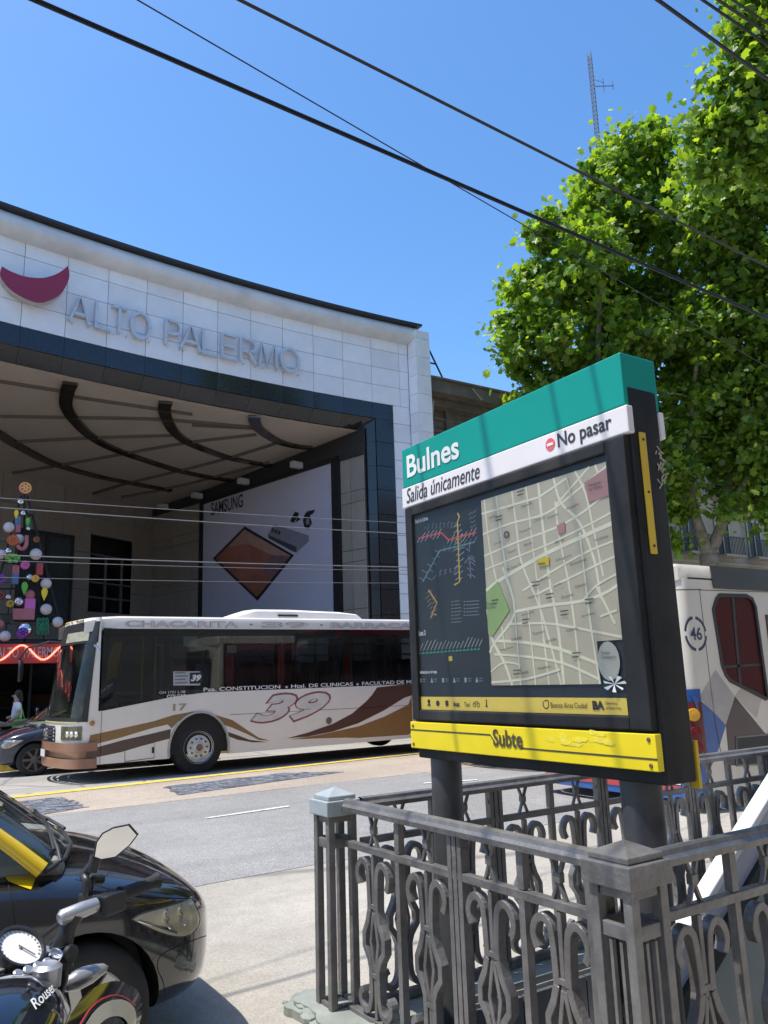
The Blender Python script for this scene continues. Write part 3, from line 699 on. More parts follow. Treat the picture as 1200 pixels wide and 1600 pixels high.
b.text('Bulnes', (SX-.008, *[-mp(.465, 0)[0], mp(0, .418)[1]]), *mYZ, w=.042, h=.012, bold=.02, off=0)

for s_, a_, c_, w_ in (('Gallo', .07, .12, .05), ('Soler', .24, .10, .05), ('Mansilla', .36, .11, .07), ('Charcas', .45, .2, .07), ('Paraguay', .33, .24, .08), ('Güemes', .56, .2, .065), ('Arenales', .70, .18, .075), ('Juncal', .10, .27, .05), ('French', .22, .33, .055), ('Beruti', .36, .31, .05), ('Av. Santa Fe', .2, .415, .10), ('Billinghurst', .6, .42, .09), ('Bustamante', .7, .45, .09), ('Sánchez', .47, .5, .06), ('Laprida', .55, .54, .06), ('Agüero', .36, .58, .06), ('Anchorena', .3, .66, .08), ('Ecuador', .62, .6, .07), ('Pueyrredón', .1, .83, .09), ('Tucumán', .38, .76, .07), ('Lavalle', .48, .8, .06), ('Valentín', .63, .76, .07), ('Córdoba', .2, .78, .07), ('Cabrera', .72, .56, .06), ('Gorriti', .6, .33, .055), ('Honduras', .88, .36, .07), ('Jerónimo', .75, .7, .07), ('Humahuaca', .4, .93, .08), ('Guardia', .25, .95, .06)):
    p = mp(a_, c_); sl_ = V(0, -1, .12).normalized(); b.text(s_, (SX-.0062, -p[0], p[1]), sl_, Z, V(-1, 0, 0), w=w_, h=.013)
p = mp(.845, .105); b.text('Hospital\nde Niños', (SX-.0065, -p[0]-.02, p[1]-.01), *mYZ, w=.07, h=.03); p = mp(.01, .60); b.text('Parque\nLas Heras', (SX-.0065, -p[0], p[1]), *mYZ, w=.06, h=.03); p = mp(.86, .89); b.text('Parque\nCentenario', (SX-.0065, -p[0], p[1]), *mYZ, w=.07, h=.03)
b.build('map_lettering', mat('map_ink', (.08, .08, .08)), smap)
b = MB(); p = mp(.93, 1.0)
for a_ in range(7): t = a_*.9; pl(b, [(p[0], p[1]), (p[0]+.06*math.cos(t), p[1]+.03*math.sin(t)), (p[0]+.05*math.cos(t+.35), p[1]+.032*math.sin(t+.35))], SX-.007-.0008*a_, .0012)
b.build('torn_sticker', mat('torn_paper', (.75, .75, .75), .8), post)
# network diagram
lx0, lx1 = fy0-.07, my0; lz1, lz0 = fz1-.06, fz0+.12
def lp(px, py): return P2(px, py, SX+.004)
XD = SX+.003
b = MB()
def dl(pts, w, m): b.ribbon([lp(*p) for p in pts], (XD, 0, 0), *mYZ, w, .0015, m)
Z6 = lambda x, y: (640+x/5, 780+y/5)
dl([Z6(75, 305), Z6(250, 262), Z6(305, 318), Z6(520, 260)], .008, 0)
dl([Z6(105, 645), Z6(235, 402), Z6(510, 335)], .006, 1)
dl([Z6(375, 110), Z6(390, 135), Z6(375, 180), Z6(392, 645), Z6(350, 670)], .008, 2)
dl([Z6(150, 710), Z6(215, 810), Z6(180, 890), Z6(210, 905)], .007, 3); dl([Z6(180, 890), Z6(165, 930)], .005, 3)
dl([Z6(430, 500), Z6(470, 455), Z6(515, 490)], .004, 4); dl([Z6(470, 455), Z6(480, 620)], .004, 4); dl([Z6(470, 395), Z6(470, 350)], .004, 4)
r2 = random.Random(5)
def ticks(p, q, n, L, ang, m=5):
    for i in range(n):
        t = (i+.5)/n; x = p[0]+(q[0]-p[0])*t; y = p[1]+(q[1]-p[1])*t; l = L*r2.uniform(.6, 1.2); s = 1 if i % 2 else -1
        b.ribbon([lp(x+.8*s*math.cos(ang), y-.8*s*math.sin(ang)), lp(x+s*l*math.cos(ang), y-s*l*math.sin(ang))], (XD, 0, 0), *mYZ, .0035, .001, m)
ticks(Z6(75, 305), Z6(250, 262), 11, 9, 1.0); ticks(Z6(305, 318), Z6(520, 260), 13, 10, 1.0); ticks(Z6(235, 402), Z6(510, 335), 14, 9, 1.0, 6); ticks(Z6(105, 645), Z6(235, 402), 9, 9, -.5, 6)
ticks(Z6(378, 180), Z6(392, 640), 20, 9, .7); ticks(Z6(150, 710), Z6(200, 900), 13, 8, .8, 7); ticks(Z6(475, 400), Z6(480, 620), 9, 8, -.7, 4); ticks(Z6(200, 590), Z6(380, 540), 9, 8, 1.0, 4); ticks(Z6(120, 215), Z6(360, 200), 16, 6, 1.0, 6); ticks(Z6(490, 90), Z6(490, 250), 9, 7, .8, 6)
for i in range(17):
    x = 80+i*29; y = 1205-i*2.2
    c = lp(*Z6(x, y)); pl(b, arc(c[0], c[1], .0055, 0, 315, 8), XD, .0015, 8)
    l = r2.uniform(40, 80); b.ribbon([lp(*Z6(x, y-20)), lp(*Z6(x+l*.45, y-20-l))], (XD, 0, 0), *mYZ, .0035, .001, 5)
dl([Z6(80, 1207), Z6(550, 1172)], .0025, 8)
c = lp(*Z6(322, 1245)); pl(b, rrect(c[0]-.014, c[1]-.012, c[0]+.014, c[1]+.012, .004), XD, .0015, 2)
for cx0, n in ((333, 7), (430, 5)):
    for i in range(n):
        y = 800+i*27; c = lp(*Z6(cx0, y)); pl(b, arc(c[0], c[1], .003, 0, 300, 6), XD, .0015, 5); b.ribbon([lp(*Z6(cx0+12, y)), lp(*Z6(cx0+r2.uniform(55, 75)+(45 if cx0 > 400 else 0), y-7))], (XD, 0, 0), *mYZ, .004, .001, 6)
for i in range(6):
    c = lp(*Z6(88+i*88, 1418-i*1)); pl(b, rrect(c[0]-.007, c[1]-.01, c[0]+.007, c[1]+.012, .003) if i % 2 == 0 else [(c[0]-.01, c[1]-.01), (c[0]+.01, c[1]-.01), (c[0], c[1]+.014)], XD, .0015, 5)
    for q in (0, .011): b.ribbon([(c[0]+.016, c[1]-.004+q), (c[0]+.042, c[1]-.004+q)], (XD, 0, 0), *mYZ, .004, .001, 6)
b.build('network_diagram', [mat('line_red', (.55, .07, .06), .5), mat('line_teal', (.10, .28, .30), .5), mat('line_yellow', (.58, .42, .06), .5), mat('line_ochre', (.55, .36, .12), .5), mat('line_violet', (.22, .22, .34), .5), mat('print_pale', (.36, .38, .38), .5), mat('print_slate', (.17, .20, .22), .5), mat('print_ochre', (.30, .22, .10), .5), mat('line_green', (.03, .32, .22), .5)], post)
b = MB()
for s_, x, y, w in (('Red de Subtes', 50, 192, .115), ('Línea D', 75, 1068, .062), ('Referencias en el mapa', 78, 1372, .155)):
    c = lp(*Z6(x, y)); b.text(s_, (XD, -c[0], c[1]), *mYZ, w=w, h=.022 if 'L' not in s_ else .026, bold=.015)
b.build('poster_lettering', mat('print_white', (.7, .7, .68)), post)
b = MB(); b.box((SX-.0115, fy1+.095, fz0+.045), (SX-.0095, fy0-.055, fz1-.045)); pane = b.build('glazing', glass('scratched_pane', (.98, .98, .98), 1.06, .08, .0, 0), sg)
# header lettering
c0 = P2(637, 747); c1 = P2(718, 690); b = MB(); b.text('Bulnes', (SX-.0, -c0[0], c0[1]-.002), *mYZ, w=c1[0]-c0[0]-.005, h=.125, bold=.022, t=.003); b.build('station_name', PWHITE, sg)
c0 = P2(637, 785); c1 = P2(751, 733); b = MB(); b.text('Salida únicamente', (SX-.006, -c0[0], ZW+.022), *mYZ, w=c1[0]-c0[0], h=.082, shear=.22, bold=.004, t=.002)
c2 = P2(874, 700); c3 = P2(957, 655); b.text('No pasar', (SX-.006, -c2[0], ZW+.016), *mYZ, w=c3[0]-c2[0], h=.082, bold=.018, t=.002); b.build('notice_lettering', INK, sg)
c4 = P2(865, 694); b = MB(); c4 = (c4[0]-.013, c4[1]); pl(b, arc(c4[0], ZW+.062, .028, 0, 348, 24), SX-.006, .002, 0); pl(b, rect(-c4[0]+.018, -c4[0]-.018, ZW+.056, ZW+.068), SX-.008, .0015, 1); b.build('no_entry_symbol', [mat('sign_red', (.66, .10, .10), .4), PWHITE], sg)
# yellow Subte band
b = MB(); b.box((SX-.014, YR+.0, ZY0), (SX+.02, YL-.005, ZY1)); band = b.build('subte_band', SYEL, sg, bevel=.003)
b = MB(); XB = SX-.014
a0 = P2(642, 1146); d0 = P2(772, 1152); s0_ = P2(780, 1168); e0 = P2(822, 1174); e1 = P2(1032, 1193)
zl1, zl0 = ZY1-.04, ZY0+.047
b.ribbon([(-YL+.005, zl1), (d0[0]-.01, zl1), (d0[0]+.02, zl0+.012)], (XB, 0, 0), *mYZ, .0075, .002)
b.ribbon([(e0[0]-.02, zl0-.004), (-YR, zl0-.004)], (XB, 0, 0), *mYZ, .0075, .002)
b.text('Subte', (XB, -d0[0]-.012, zl0-.004), *mYZ, w=e0[0]-d0[0]-.012, h=.074, bold=.022, t=.0035); b.build('band_lettering', mat('band_ink', (.07, .055, .03), .5), band)
b = MB()
for y in (YL-.03, YR+.03):
    for z in (ZY0+.02, ZY1-.02): b.lathe([(.009, 0), (.007, .004), (0, .004)], (XB, y, z), -X, 10)
b.build('screw', mat('rusty_steel', (.2, .13, .07), .6, .5), band)
b = MB()
for k in range(14):
    c = (-2.50+rnd.uniform(0, .35), ZY0+.085+rnd.uniform(-.015, .04)); n = 7; pl(b, [(c[0]+rnd.uniform(.6, 1)*.035*math.cos(i*.9), c[1]+rnd.uniform(.4, 1)*.014*math.sin(i*.9)) for i in range(n)], XB-.0004*k*.3, .0006)
b.build('scraped_patch', mat('scraped_yellow', (.79, .64, .05), .6, var=.15, scale=40), band)
b = MB(); b.box((SX+.055, YR-.012, 2.02), (SX+.09, YR-.004, 2.50)); b.build('side_strip', mat('side_yellow', (.66, .44, .03), .5, dirt=.2), sg, bevel=.002)
b = MB()
for z in (2.05, 2.26, 2.47): b.lathe([(.006, 0), (.005, .004), (0, .004)], (SX+.072, YR-.012, z), -Y, 8)
b.build('screw', INK, sg)
b = MB(); b.box((SX+.197, YR-.006, 1.16), (SX+.212, YR+.03, 1.33)); b.box((SX+.192, YR+.02, 1.33), (SX+.196, YL-.1, 2.45)); b.build('rear_strip', mat('side_yellow', (.66, .44, .03)), sg)
b = MB()
for i in range(30): z = 2.30+rnd.random()*.14; x = SX+.15+rnd.random()*.05; b.bar((x, YR-.005, z), (x+rnd.uniform(-.03, .03), YR-.007, z+rnd.uniform(-.03, .03)), .006, .001, Y)
b.build('tape_scrap', mat('old_tape', (.35, .31, .25), .7), sg)
for y in (3.375, 2.145):
    b = MB(); b.lathe([(.078, 0), (.078, 1.25)], (SX+.115, y, -.6 if False else -.02), Z, 28, 0, True); b.build('post', mat('post_grey', (.055, .055, .058), .5, var=.3, scale=5, dirt=.3), sg, smooth=40)
# ------------------------------------------------------------------ stairwell
TILEG = mat('stair_tile', (.30, .33, .31), .35, var=.12, scale=2, dirt=.3)
PANEL = mat('stair_panel', (.09, .092, .10), .5, var=.2, dirt=.2)
well = thing('stairwell', 'dark tiled subway stairwell sunk inside the iron railing', 'stairwell', (4.5, 2.7, -3))
b = MB()
for i in range(20): x = HX0+i*.226; b.box((x+.004, HY1-.03, -3), (x+.222, HY1+.005, -.02))
b.build('far_wall', PANEL, well)
b = MB(); b.box((HX0, HY0-.01, -3), (HX1, HY0+.02, -.02)); b.build('near_wall', TILEG, well)
b = MB(); b.box((HX0-.01, HY0+.02, -3), (HX0+.02, HY1-.03, -.02)); b.build('end_wall', PANEL, well)
b = MB(); st = []
for k in range(18):
    x1 = HX1-.1-k*.27; z = -.02-(k)*.17
    if x1-.27 < HX0: break
    b.box((max(x1-.27, HX0+.02), HY0+.02, z-.17), (x1, HY1-.03, z))
b.build('steps', mat('stair_granite', (.24, .24, .235), .6, var=.2, scale=20), well)
b = MB(); b.box((HX0+.02, HY0+.02, -3.0), (HX1, HY1-.03, -2.95)); b.build('landing', TILEG, well)
# inclined balustrade with a bright coping
bal = thing('stair_balustrade', 'white topped sloping stair balustrade with a grey green side inside the railing', 'balustrade', (4, 3.0, -1))
sl = .667; x0b, x1b = 2.9, 6.4; zb = lambda x: .235+(x-4.27)*sl
b = MB(); yA, yB = 3.25, 3.36
p = [(x0b, zb(x0b)-.065), (x1b, zb(x1b)-.065), (x1b, zb(x1b)), (x0b, zb(x0b))]
b.plate(p, (0, yB, 0), X, Z, -Y, yB-yA); b.build('coping', mat('white_coping', (.78, .78, .77), .35, var=.04), bal, bevel=.01)
b = MB(); b.plate([(x0b, zb(x0b)-.25), (x1b, zb(x1b)-.25), (x1b, zb(x1b)-.07), (x0b, zb(x0b)-.07)], (0, 3.34, 0), X, Z, -Y, .07); b.build('upper_panel', mat('lavender_panel', (.50, .50, .55), .3), bal)
b = MB(); b.plate([(x0b, zb(x0b)-.4), (x1b, zb(x1b)-.4), (x1b, zb(x1b)-.255), (x0b, zb(x0b)-.255)], (0, 3.33, 0), X, Z, -Y, .09); b.build('rubber_strip', mat('black_rubber', (.02, .02, .02), .6), bal)
b = MB(); b.plate([(x0b, -2.9), (x1b, -2.9), (x1b, zb(x1b)-.405), (x0b, zb(x0b)-.405)], (0, 3.33, 0), X, Z, -Y, .06); b.build('side_panel', mat('grey_green_panel', (.33, .35, .315), .3, var=.12, scale=1.5, dirt=.15), bal)
# ------------------------------------------------------------------ iron railing
IRON = mat('grey_iron', (.178, .170, .163), .32, .25, var=.3, scale=9, bump=.45, bscale=38, dirt=.4)
IRONP = mat('pale_iron', (.36, .40, .41), .5, .15, var=.12, scale=12, dirt=.12)
RT, RM, RB = 1.0, .80, .065
def crook(s, x, zt, zb_):
    """one half of the lyre motif, mirrored by s"""
    H = zt-zb_; f = lambda u, v: (x+s*u*1.32, zb_+v*H)
    top = [f(.085, .80), f(.098, .865), f(.085, .93), f(.058, .955), f(.034, .92), f(.026, .84), f(.022, .72), f(.022, .66)]
    mid = [f(.022, .66), f(.036, .58), f(.060, .50), f(.060, .42), f(.034, .36), f(.022, .30), f(.022, .24)]
    low = [f(.022, .24), f(.024, .12), f(.040, .05), f(.068, .035), f(.092, .075), f(.090, .13), f(.074, .15)]
    return [smoothpath(top, 3), mid, smoothpath(low, 3)]
def motif(fence, o, U, N, u, name='scroll_ornament'):
    b = MB(); zt, zb_ = RM-.02, RB+.02; H = zt-zb_
    for s in (-1, 1):
        for path in crook(s, u, zt, zb_): b.ribbon(path, o, U, Z, N, .029, .040)
        b.ribbon([(u+s*.004, zb_+.64*H), (u+s*.030, zb_+.46*H), (u+s*.004, zb_+.28*H)], o, U, Z, N, .019, .032)
    b.ribbon([(u, zt), (u, zb_+.62*H)], o, U, Z, N, .021, .03); b.ribbon([(u, zb_+.30*H), (u, zb_)], o, U, Z, N, .021, .03)
    for v in (.68, .26): b.obox(Vector(o)+Vector(U)*u+Z*(zb_+v*H), Vector(U)*.034, N*.019, Z*.011)
    for s in (-1, 1): b.ribbon([(u-s*.032, RM+.012), (u, RM+.085), (u+s*.032, RT-.04)], o, U, Z, N, .013, .018)
    b.obox(Vector(o)+Vector(U)*u+Z*(RM+.09), Vector(U)*.017, N*.013, Z*.017)
    b.build(name, IRON, fence, bevel=.002, seg=1)
def railing(label, a, e, bays, first_post=False):
    a, e = Vector(a), Vector(e); d = e-a; L = d.length; U = d.normalized(); N = V(U.y, -U.x, 0)
    r = thing('iron_railing', label, 'railing', tuple((a+e)/2), 'cast iron railings round the subway stairs')
    b = MB()
    prof = [(-.035, 0), (.035, 0), (.038, .022), (.026, .034), (.022, .05), (0, .056), (-.022, .05), (-.026, .034), (-.038, .022)]
    rows = [[p+N*x+Z*(RT-.045+z) for x, z in prof] for p in (a, e)]; b.grid(rows, close=True)
    b.build('top_rail', IRON, r, smooth=30)
    b = MB(); b.obox((a+e)/2+Z*RM, U*L/2, N*.018, Z*.016); b.build('middle_rail', IRON, r, bevel=.003)
    b = MB(); b.obox((a+e)/2+Z*RB, U*L/2, N*.02, Z*.018); b.build('bottom_rail', IRON, r, bevel=.003)
    for u0, u1 in bays:
        w = u1-u0
        for q in (.25, .75): motif(r, a, U, N, u0+w*q)
        b = MB(); u = u0+w*.5; b.obox(a+U*u+Z*(RM+RB)/2, U*.015, N*.017, Z*(RM-RB)/2); b.obox(a+U*u+Z*(RM+RT)/2, U*.017, N*.016, Z*(RT-RM)/2-Z*.02); b.build('baluster', IRON, r)
        b = MB()
        for q in (-.032, 0, .032): b.obox(a+U*(u1+q)+Z*(RT+.02)/2, U*.0125, N*.02, Z*(RT-.04)/2)
        b.obox(a+U*u1+Z*(RM+.1), U*.05, N*.01, Z*.01); b.build('triple_baluster', IRON, r)
    return r
PXL, PYL, PXC, PYC = 2.045, 3.70, 2.105, 1.885
railing('near cast iron railing running from the pale capped end post to the corner post', (PXL+.02, PYL-.09, 0), (PXC, PYC+.09, 0), [(.03, .86), (.88, 1.60)])
railing('cast iron railing from the corner post to the right edge, partly in shade', (PXC+.09, PYC, 0), (7.2, PYC+.0, 0), [(.02+k*.84, .86+k*.84) for k in range(6)])
railing('cast iron railing on the road side of the stairs, seen behind the sign posts', (PXL+.09, 3.60, 0), (7.2, 3.55, 0), [(.02+k*.84, .86+k*.84) for k in range(6)])
def fence_post(label, x, y, s, capm, z0=.03, inner=True):
    r = thing('fence_post', label, 'fence post', (x, y, 0), 'square posts of the iron railing')
    b = MB()
    for i in (-1, 1):
        for j in (-1, 1): b.box((x+i*s-.018, y+j*s-.018, z0), (x+i*s+.018, y+j*s+.018, RT-.07))
    for z in (z0+.03, RM, .0+RT-.08):
        for i in (-1, 1): b.box((x+i*s-.010, y-s+.02, z-.022), (x+i*s+.010, y+s-.02, z+.022)); b.box((x-s+.02, y+i*s-.010, z-.022), (x+s-.02, y+i*s+.010, z+.022))
    b.build('frame_bars', IRON, r, bevel=.003)
    b = MB()
    for i in (-1, 1):
        for q in (-.3, .3): b.box((x+i*s-.008, y+q*s-.006, z0+.04), (x+i*s+.008, y+q*s+.006, RM-.03)); b.box((x+q*s-.006, y+i*s-.008, z0+.04), (x+q*s+.006, y+i*s+.008, RM-.03))
        for zq in (.42,): 
            b.ribbon([(-.014, zq-.05), (-.022, zq), (0, zq+.06), (.022, zq), (.0, zq-.06), (-.014, zq-.05)], (x+i*s*1.06, y, 0), Y, Z, X, .008, .012)
            b.ribbon([(-.014, zq-.05), (-.022, zq), (0, zq+.06), (.022, zq), (.0, zq-.06), (-.014, zq-.05)], (x, y+i*s*1.06, 0), X, Z, Y, .008, .012)
    if inner: b.build('inner_bars', IRON, r)
    b = MB(); c = s+.034; b.box((x-c, y-c, RT-.07), (x+c, y+c, RT+.002)); c2 = c*.82
    b.box((x-c2, y-c2, RT+.002), (x+c2, y+c2, RT+.024)); o = len(b.v)
    b.add([(x-c2*.93, y-c2*.93, RT+.024), (x+c2*.93, y-c2*.93, RT+.024), (x+c2*.93, y+c2*.93, RT+.024), (x-c2*.93, y+c2*.93, RT+.024), (x, y, RT+.058)], [(0, 1, 4), (1, 2, 4), (2, 3, 4), (3, 0, 4)])
    b.build('cap', capm, r, bevel=.005)
    return r
fence_post('end post of the railing with a pale blue grey pyramid cap', PXL, PYL, .062, IRONP, inner=False)
fence_post('stout corner post of the railing with a dark grey pyramid cap, in the foreground', PXC, PYC, .068, IRON)
PL = mat('plinth_concrete', (.24, .26, .23), .85, var=.2, scale=6, bump=.6, bscale=25, dirt=.2)
b = MB(); rj = random.Random(2)
ol_ = [(1.84, 3.36), (1.82, 3.55), (1.88, 3.72), (1.85, 3.9), (1.95, 3.99), (2.1, 3.95), (2.24, 3.98), (2.24, 3.36)]
pj = []
for i in range(len(ol_)):
    a_, c_ = Vector(ol_[i]), Vector(ol_[(i+1) % len(ol_)])
    for k in range(5): q_ = a_+(c_-a_)*k/5; pj.append((q_.x+rj.uniform(-.012, .012), q_.y+rj.uniform(-.012, .012)))
b.plate(pj, (0, 0, -.02), X, Y, Z, .062); b.plate([(p[0]*.86+.30, p[1]*.86+.52) for p in pj], (0, 0, .042), X, Y, Z, .022)
for k in range(16): b.ball((rj.uniform(1.86, 1.98), rj.uniform(3.4, 3.95), .04), rj.uniform(.015, .045), 7, 0, (1, 1.3, .6))
b.box((1.95, 2.0, -.02), (2.26, 3.36, .035)); b.box((1.95, 1.74, -.02), (7.3, 2.02, .035)); b.box((2.24, 3.43, -.02), (7.3, 3.72, .035))
tag(b.build('railing_plinth', PL, bevel=.006, seg=1), 'low chipped greenish concrete kerb carrying the iron railing', 'plinth')
b = MB(); b.tube([(1.99, 3.33, .05), (1.98, 2.9, .06), (1.985, 2.4, .055), (2.0, 1.8, .06)], .055, 12); tag(b.build('conduit_pipe', PL, smooth=40), 'pale concrete covered pipe lying along the foot of the railing', 'pipe')
# ------------------------------------------------------------------ overhead wires
WIRE = mat('black_cable', (.012, .012, .014), .5)
def cable(label, p, q, za, zb_, r, sag=.02, twin=False, ext=2.2, group='overhead cables against the sky', m=WIRE):
    A, B = at(*p, 'z', za), at(*q, 'z', zb_); d = B-A; A2 = A-d*ext; B2 = B+d*ext; n = 24; pts = []
    for i in range(n+1):
        t = i/n; P = A2+(B2-A2)*t; pts.append(P)
    b = MB(); b.tube(pts, r, 6)
    if twin: b.tube([P+V(0, .004, -r*1.9) for P in pts], r, 6)
    return tag(b.build('overhead_cable', m, smooth=60), label, 'cable', group)
cable('thick twin cable crossing the whole sky from the top left corner to the tree', (60, 0), (800, 322), 6.3, 6.3, .011, twin=True)
cable('thick single cable starting at the top edge left of centre and ending in the tree', (375, 0), (905, 268), 5.5, 5.5, .011)
cable('thin cable crossing below the thick twin cable in the middle of the sky', (215, 0), (795, 338), 7.4, 7.4, .007)
for k, (p, q, z, r, lab) in enumerate([((1028, 0), (1200, 124), 7.3, .019, 'leftmost thick cable in the top right corner'), ((1098, 0), (1205, 74), 6.4, .012, 'second cable from the left in the top right corner'), ((1122, 0), (1205, 56), 5.9, .011, 'third cable from the left in the top right corner'), ((1145, 0), (1205, 40), 6.5, .010, 'rightmost cable in the top right corner')]):
    cable(lab, p, q, z, z, r, ext=7)
def cross(label, p, q, Yc, r, m):
    A, B = at(*p, 'y', Yc), at(*q, 'y', Yc); d = B-A; b = MB(); n = 16; pts = [A-d*.5+(d*2.2)*(i/n)-Z*.12*math.sin(math.pi*i/n) for i in range(n+1)]
    b.tube(pts, r, 5); return tag(b.build('street_cable', m, smooth=60), label, 'cable', 'street cables in front of the mall')
GW = mat('grey_cable', (.16, .16, .17), .6)
for k, (p, q, r) in enumerate([((0, 773), (634, 812), .010), ((0, 788), (634, 829), .014), ((0, 862), (634, 881), .016), ((150, 876), (634, 886), .009), ((0, 897), (634, 906), .008)]):
    cross(['highest of the thin cables in front of the portal', 'second highest thin cable in front of the portal', 'thickest of the lower cables in front of the portal', 'short faint cable just under the thickest lower one', 'lowest faint cable in front of the portal'][k], p, q, 19.6+k*.15, r, GW)
# ------------------------------------------------------------------ vehicles: buses
RUB = mat('tyre_rubber', (.018, .018, .018), .75, var=.3, scale=12, bump=.2)
ALU = mat('alloy', (.62, .62, .60), .4, .25, var=.15, scale=10, dirt=.2)
DKPL = mat('dark_plastic', (.02, .02, .022), .5)
CHROME = mat('chrome', (.75, .75, .76), .08, 1, var=.03)
BUSW = mat('bus_white', (.80, .745, .665), .3, var=.05, scale=1.2, coat=.3, dirt=.12)
BUSG = glass('bus_glass', (.56, .58, .56), 1.62)
BROWN = mat('bus_brown', (.25, .145, .055), .3, var=.12, scale=1, coat=.3)
DBROWN = mat('bus_dark_brown', (.085, .05, .038), .3, var=.12, scale=1, coat=.3)
def bus_wheel(parent, c, r=.47, w=.28, s=-1, hub=True):
    """s=-1: outer face towards -y"""
    b = MB(); ax = Y*s
    b.lathe([(.26, .02), (.30, .0), (r*.80, -.012), (r*.95, -.03), (r, -.07), (r, -w+.04), (r*.9, -w), (.2, -w)], c, ax, 36)
    t = b.build('wheel', RUB, parent, smooth=35)
    b = MB(); b.lathe([(.285, .015), (.27, .005), (.245, -.02), (.225, -.015), (.20, .0), (.10, .0), (.095, .02), (.075, .04), (.0, .045)], c, ax, 30)
    b.build('rim', ALU, t, smooth=35)
    b = MB()
    for k in range(10):
        a = k*math.pi/5; p = Vector(c)+V(.155*math.cos(a), 0, .155*math.sin(a)); b.lathe([(.018, .0), (.018, .02), (.011, .03), (0, .03)], p, ax, 8)
    b.build('wheel_nuts', mat('nut_dark', (.09, .09, .09), .5, .6), t)
    b = MB(); b.lathe([(.072, .03), (.055, .055), (0, .058)], c, ax, 14); b.build('hub_cap', mat('rusty_hub', (.22, .15, .10), .6, .4), t, smooth=30)
    return t
def make_bus(name, label, ox, oy, L, white, accent, accent2, livery, interior=True):
    """front towards -x; local x from the nose backwards, y from the near side"""
    W_ = 2.5
    bus = thing(name, label, 'bus', (ox+L/2, oy+W_/2, 0))
    o = V(ox, oy, 0)
    P = lambda x, y, z: V(ox+x, oy+y, z)
    a1, a2 = 2.36, 7.66 if L > 9 else 6.3
    def arches(z0):
        lp = [(.56, z0)]
        for a in (a1, a2): lp += [(a+.56*math.cos(R(t)), .42+.64*math.sin(R(t))) if True else 0 for t in range(192, -13, -12)]
        return lp
    zs = .29
    out = arches(zs)
    out = [(x, max(z, zs)) for x, z in out]+[(L, zs+.05), (L, 1.41), (2.5, 1.41), (1.9, 1.36), (.64, 1.17), (.56, 1.17)]
    b = MB(); b.plate(out, o, X, Z, -Y, .03, 0, -.03); b.build('side_panel', white, bus)
    for a in (a1, a2):                                        # arch lips
        b = MB(); b.ribbon([(a+.565*math.cos(R(t)), .42+.645*math.sin(R(t))) for t in range(190, -11, -10)], o, X, Z, -Y, .035, .05)
        b.build('wheel_arch', mat('arch_grey', (.42, .40, .37), .5), bus)
    b = MB(); b.box(P(.56, .04, zs+.05), P(L-.1, .1, 1.3)); b.box(P(.6, .1, zs+.12), P(L-.1, W_-.1, zs+.2)); b.build('chassis', mat('underbody', (.015, .015, .015), .8), bus)
    # cantrail, roof
    prof = [(-.002, 2.57), (-.004, 2.70), (.03, 2.765), (.12, 2.80), (W_/2, 2.84), (W_-.12, 2.80), (W_-.03, 2.765), (W_+.004, 2.70), (W_+.002, 2.57)]
    xs_ = [.30, .5, .9, L-.2, L]; ins = [.14, .05, 0, 0, .05]
    rows = []
    for x, q in zip(xs_, ins): rows.append([P(x, min(max(y, q), W_-q), z-q*.5) for y, z in prof])
    b = MB(); b.grid(rows); b.build('roof', white, bus, smooth=30)
    b = MB(); b.plate([(.56, zs), (L, zs), (L, 1.41), (.56, 1.3)], P(0, W_, 0), X, Z, Y, .03, 0, -.03); b.build('far_side_panel', accent, bus)
    b = MB(); b.plate([(.0, zs), (W_, zs), (W_, 2.8), (0, 2.8)], P(L, 0, 0), Y, Z, X, .03); b.build('rear_panel', white, bus)
    b = MB(); b.plate(rrect(.3, 1.5, 2.2, 2.5, .1), P(L+.031, 0, 0), Y, Z, X, .004); b.build('rear_window', mat('shaded_pane', (.02, .02, .02)), bus)
    # glazing and its pillars
    gl = [(.60, 1.185), (1.9, 1.365), (2.5, 1.415), (L-.05, 1.415), (L-.05, 2.575), (.60, 2.575)]
    b = MB(); b.plate(gl, o, X, Z, -Y, .006, 0, -.012); g = b.build('side_window', BUSG, bus)
    b = MB()
    for x0, x1 in ((.60, .70), (1.70, 1.78), (2.86, 2.98), (4.1, 4.24), (5.42, 5.56), (6.65, 6.75), (7.9, 8.0), (9.2, 9.3)):
        if x1 < L: b.box(P(x0, .02, 1.2 if x0 > 1.8 else 1.32 if x0 > 1 else 1.19), P(x1, .07, 2.58))
    b.box(P(.6, .02, 2.44), P(L-.05, .07, 2.58)); b.box(P(2.5, .02, 1.41), P(L-.05, .07, 1.47))
    b.build('window_pillar', DKPL, g)
    b = MB()
    for x0, x1 in ((1.80, 2.82), (3.0, 4.08), (4.28, 5.40), (5.6, 6.62), (6.8, 7.88), (8.02, 9.18)):
        if x1 > L: continue
        for lp in (rrect(x0+.04, 1.5, x1-.04, 2.41, .09),): b.ribbon(lp+[lp[0]], P(0, .03, 0), X, Z, -Y, .025, .02)
        b.ribbon([(x0+.06, 2.05), (x1-.06, 2.05)], P(0, .03, 0), X, Z, -Y, .03, .02)
    b.build('window_gasket', mat('gasket', (.17, .165, .125), .5), g)
    b = MB(); b.plate(gl, P(0, W_, 0), X, Z, Y, .006, 0, -.006); b.build('far_window', BUSG, bus)
    b = MB()
    for x0 in (.60, 2.2, 3.6, 5.0, 6.4, 7.8): b.box(P(x0, W_-.08, 1.2), P(x0+.14, W_-.02, 2.57))
    b.build('far_pillar', DKPL, bus)
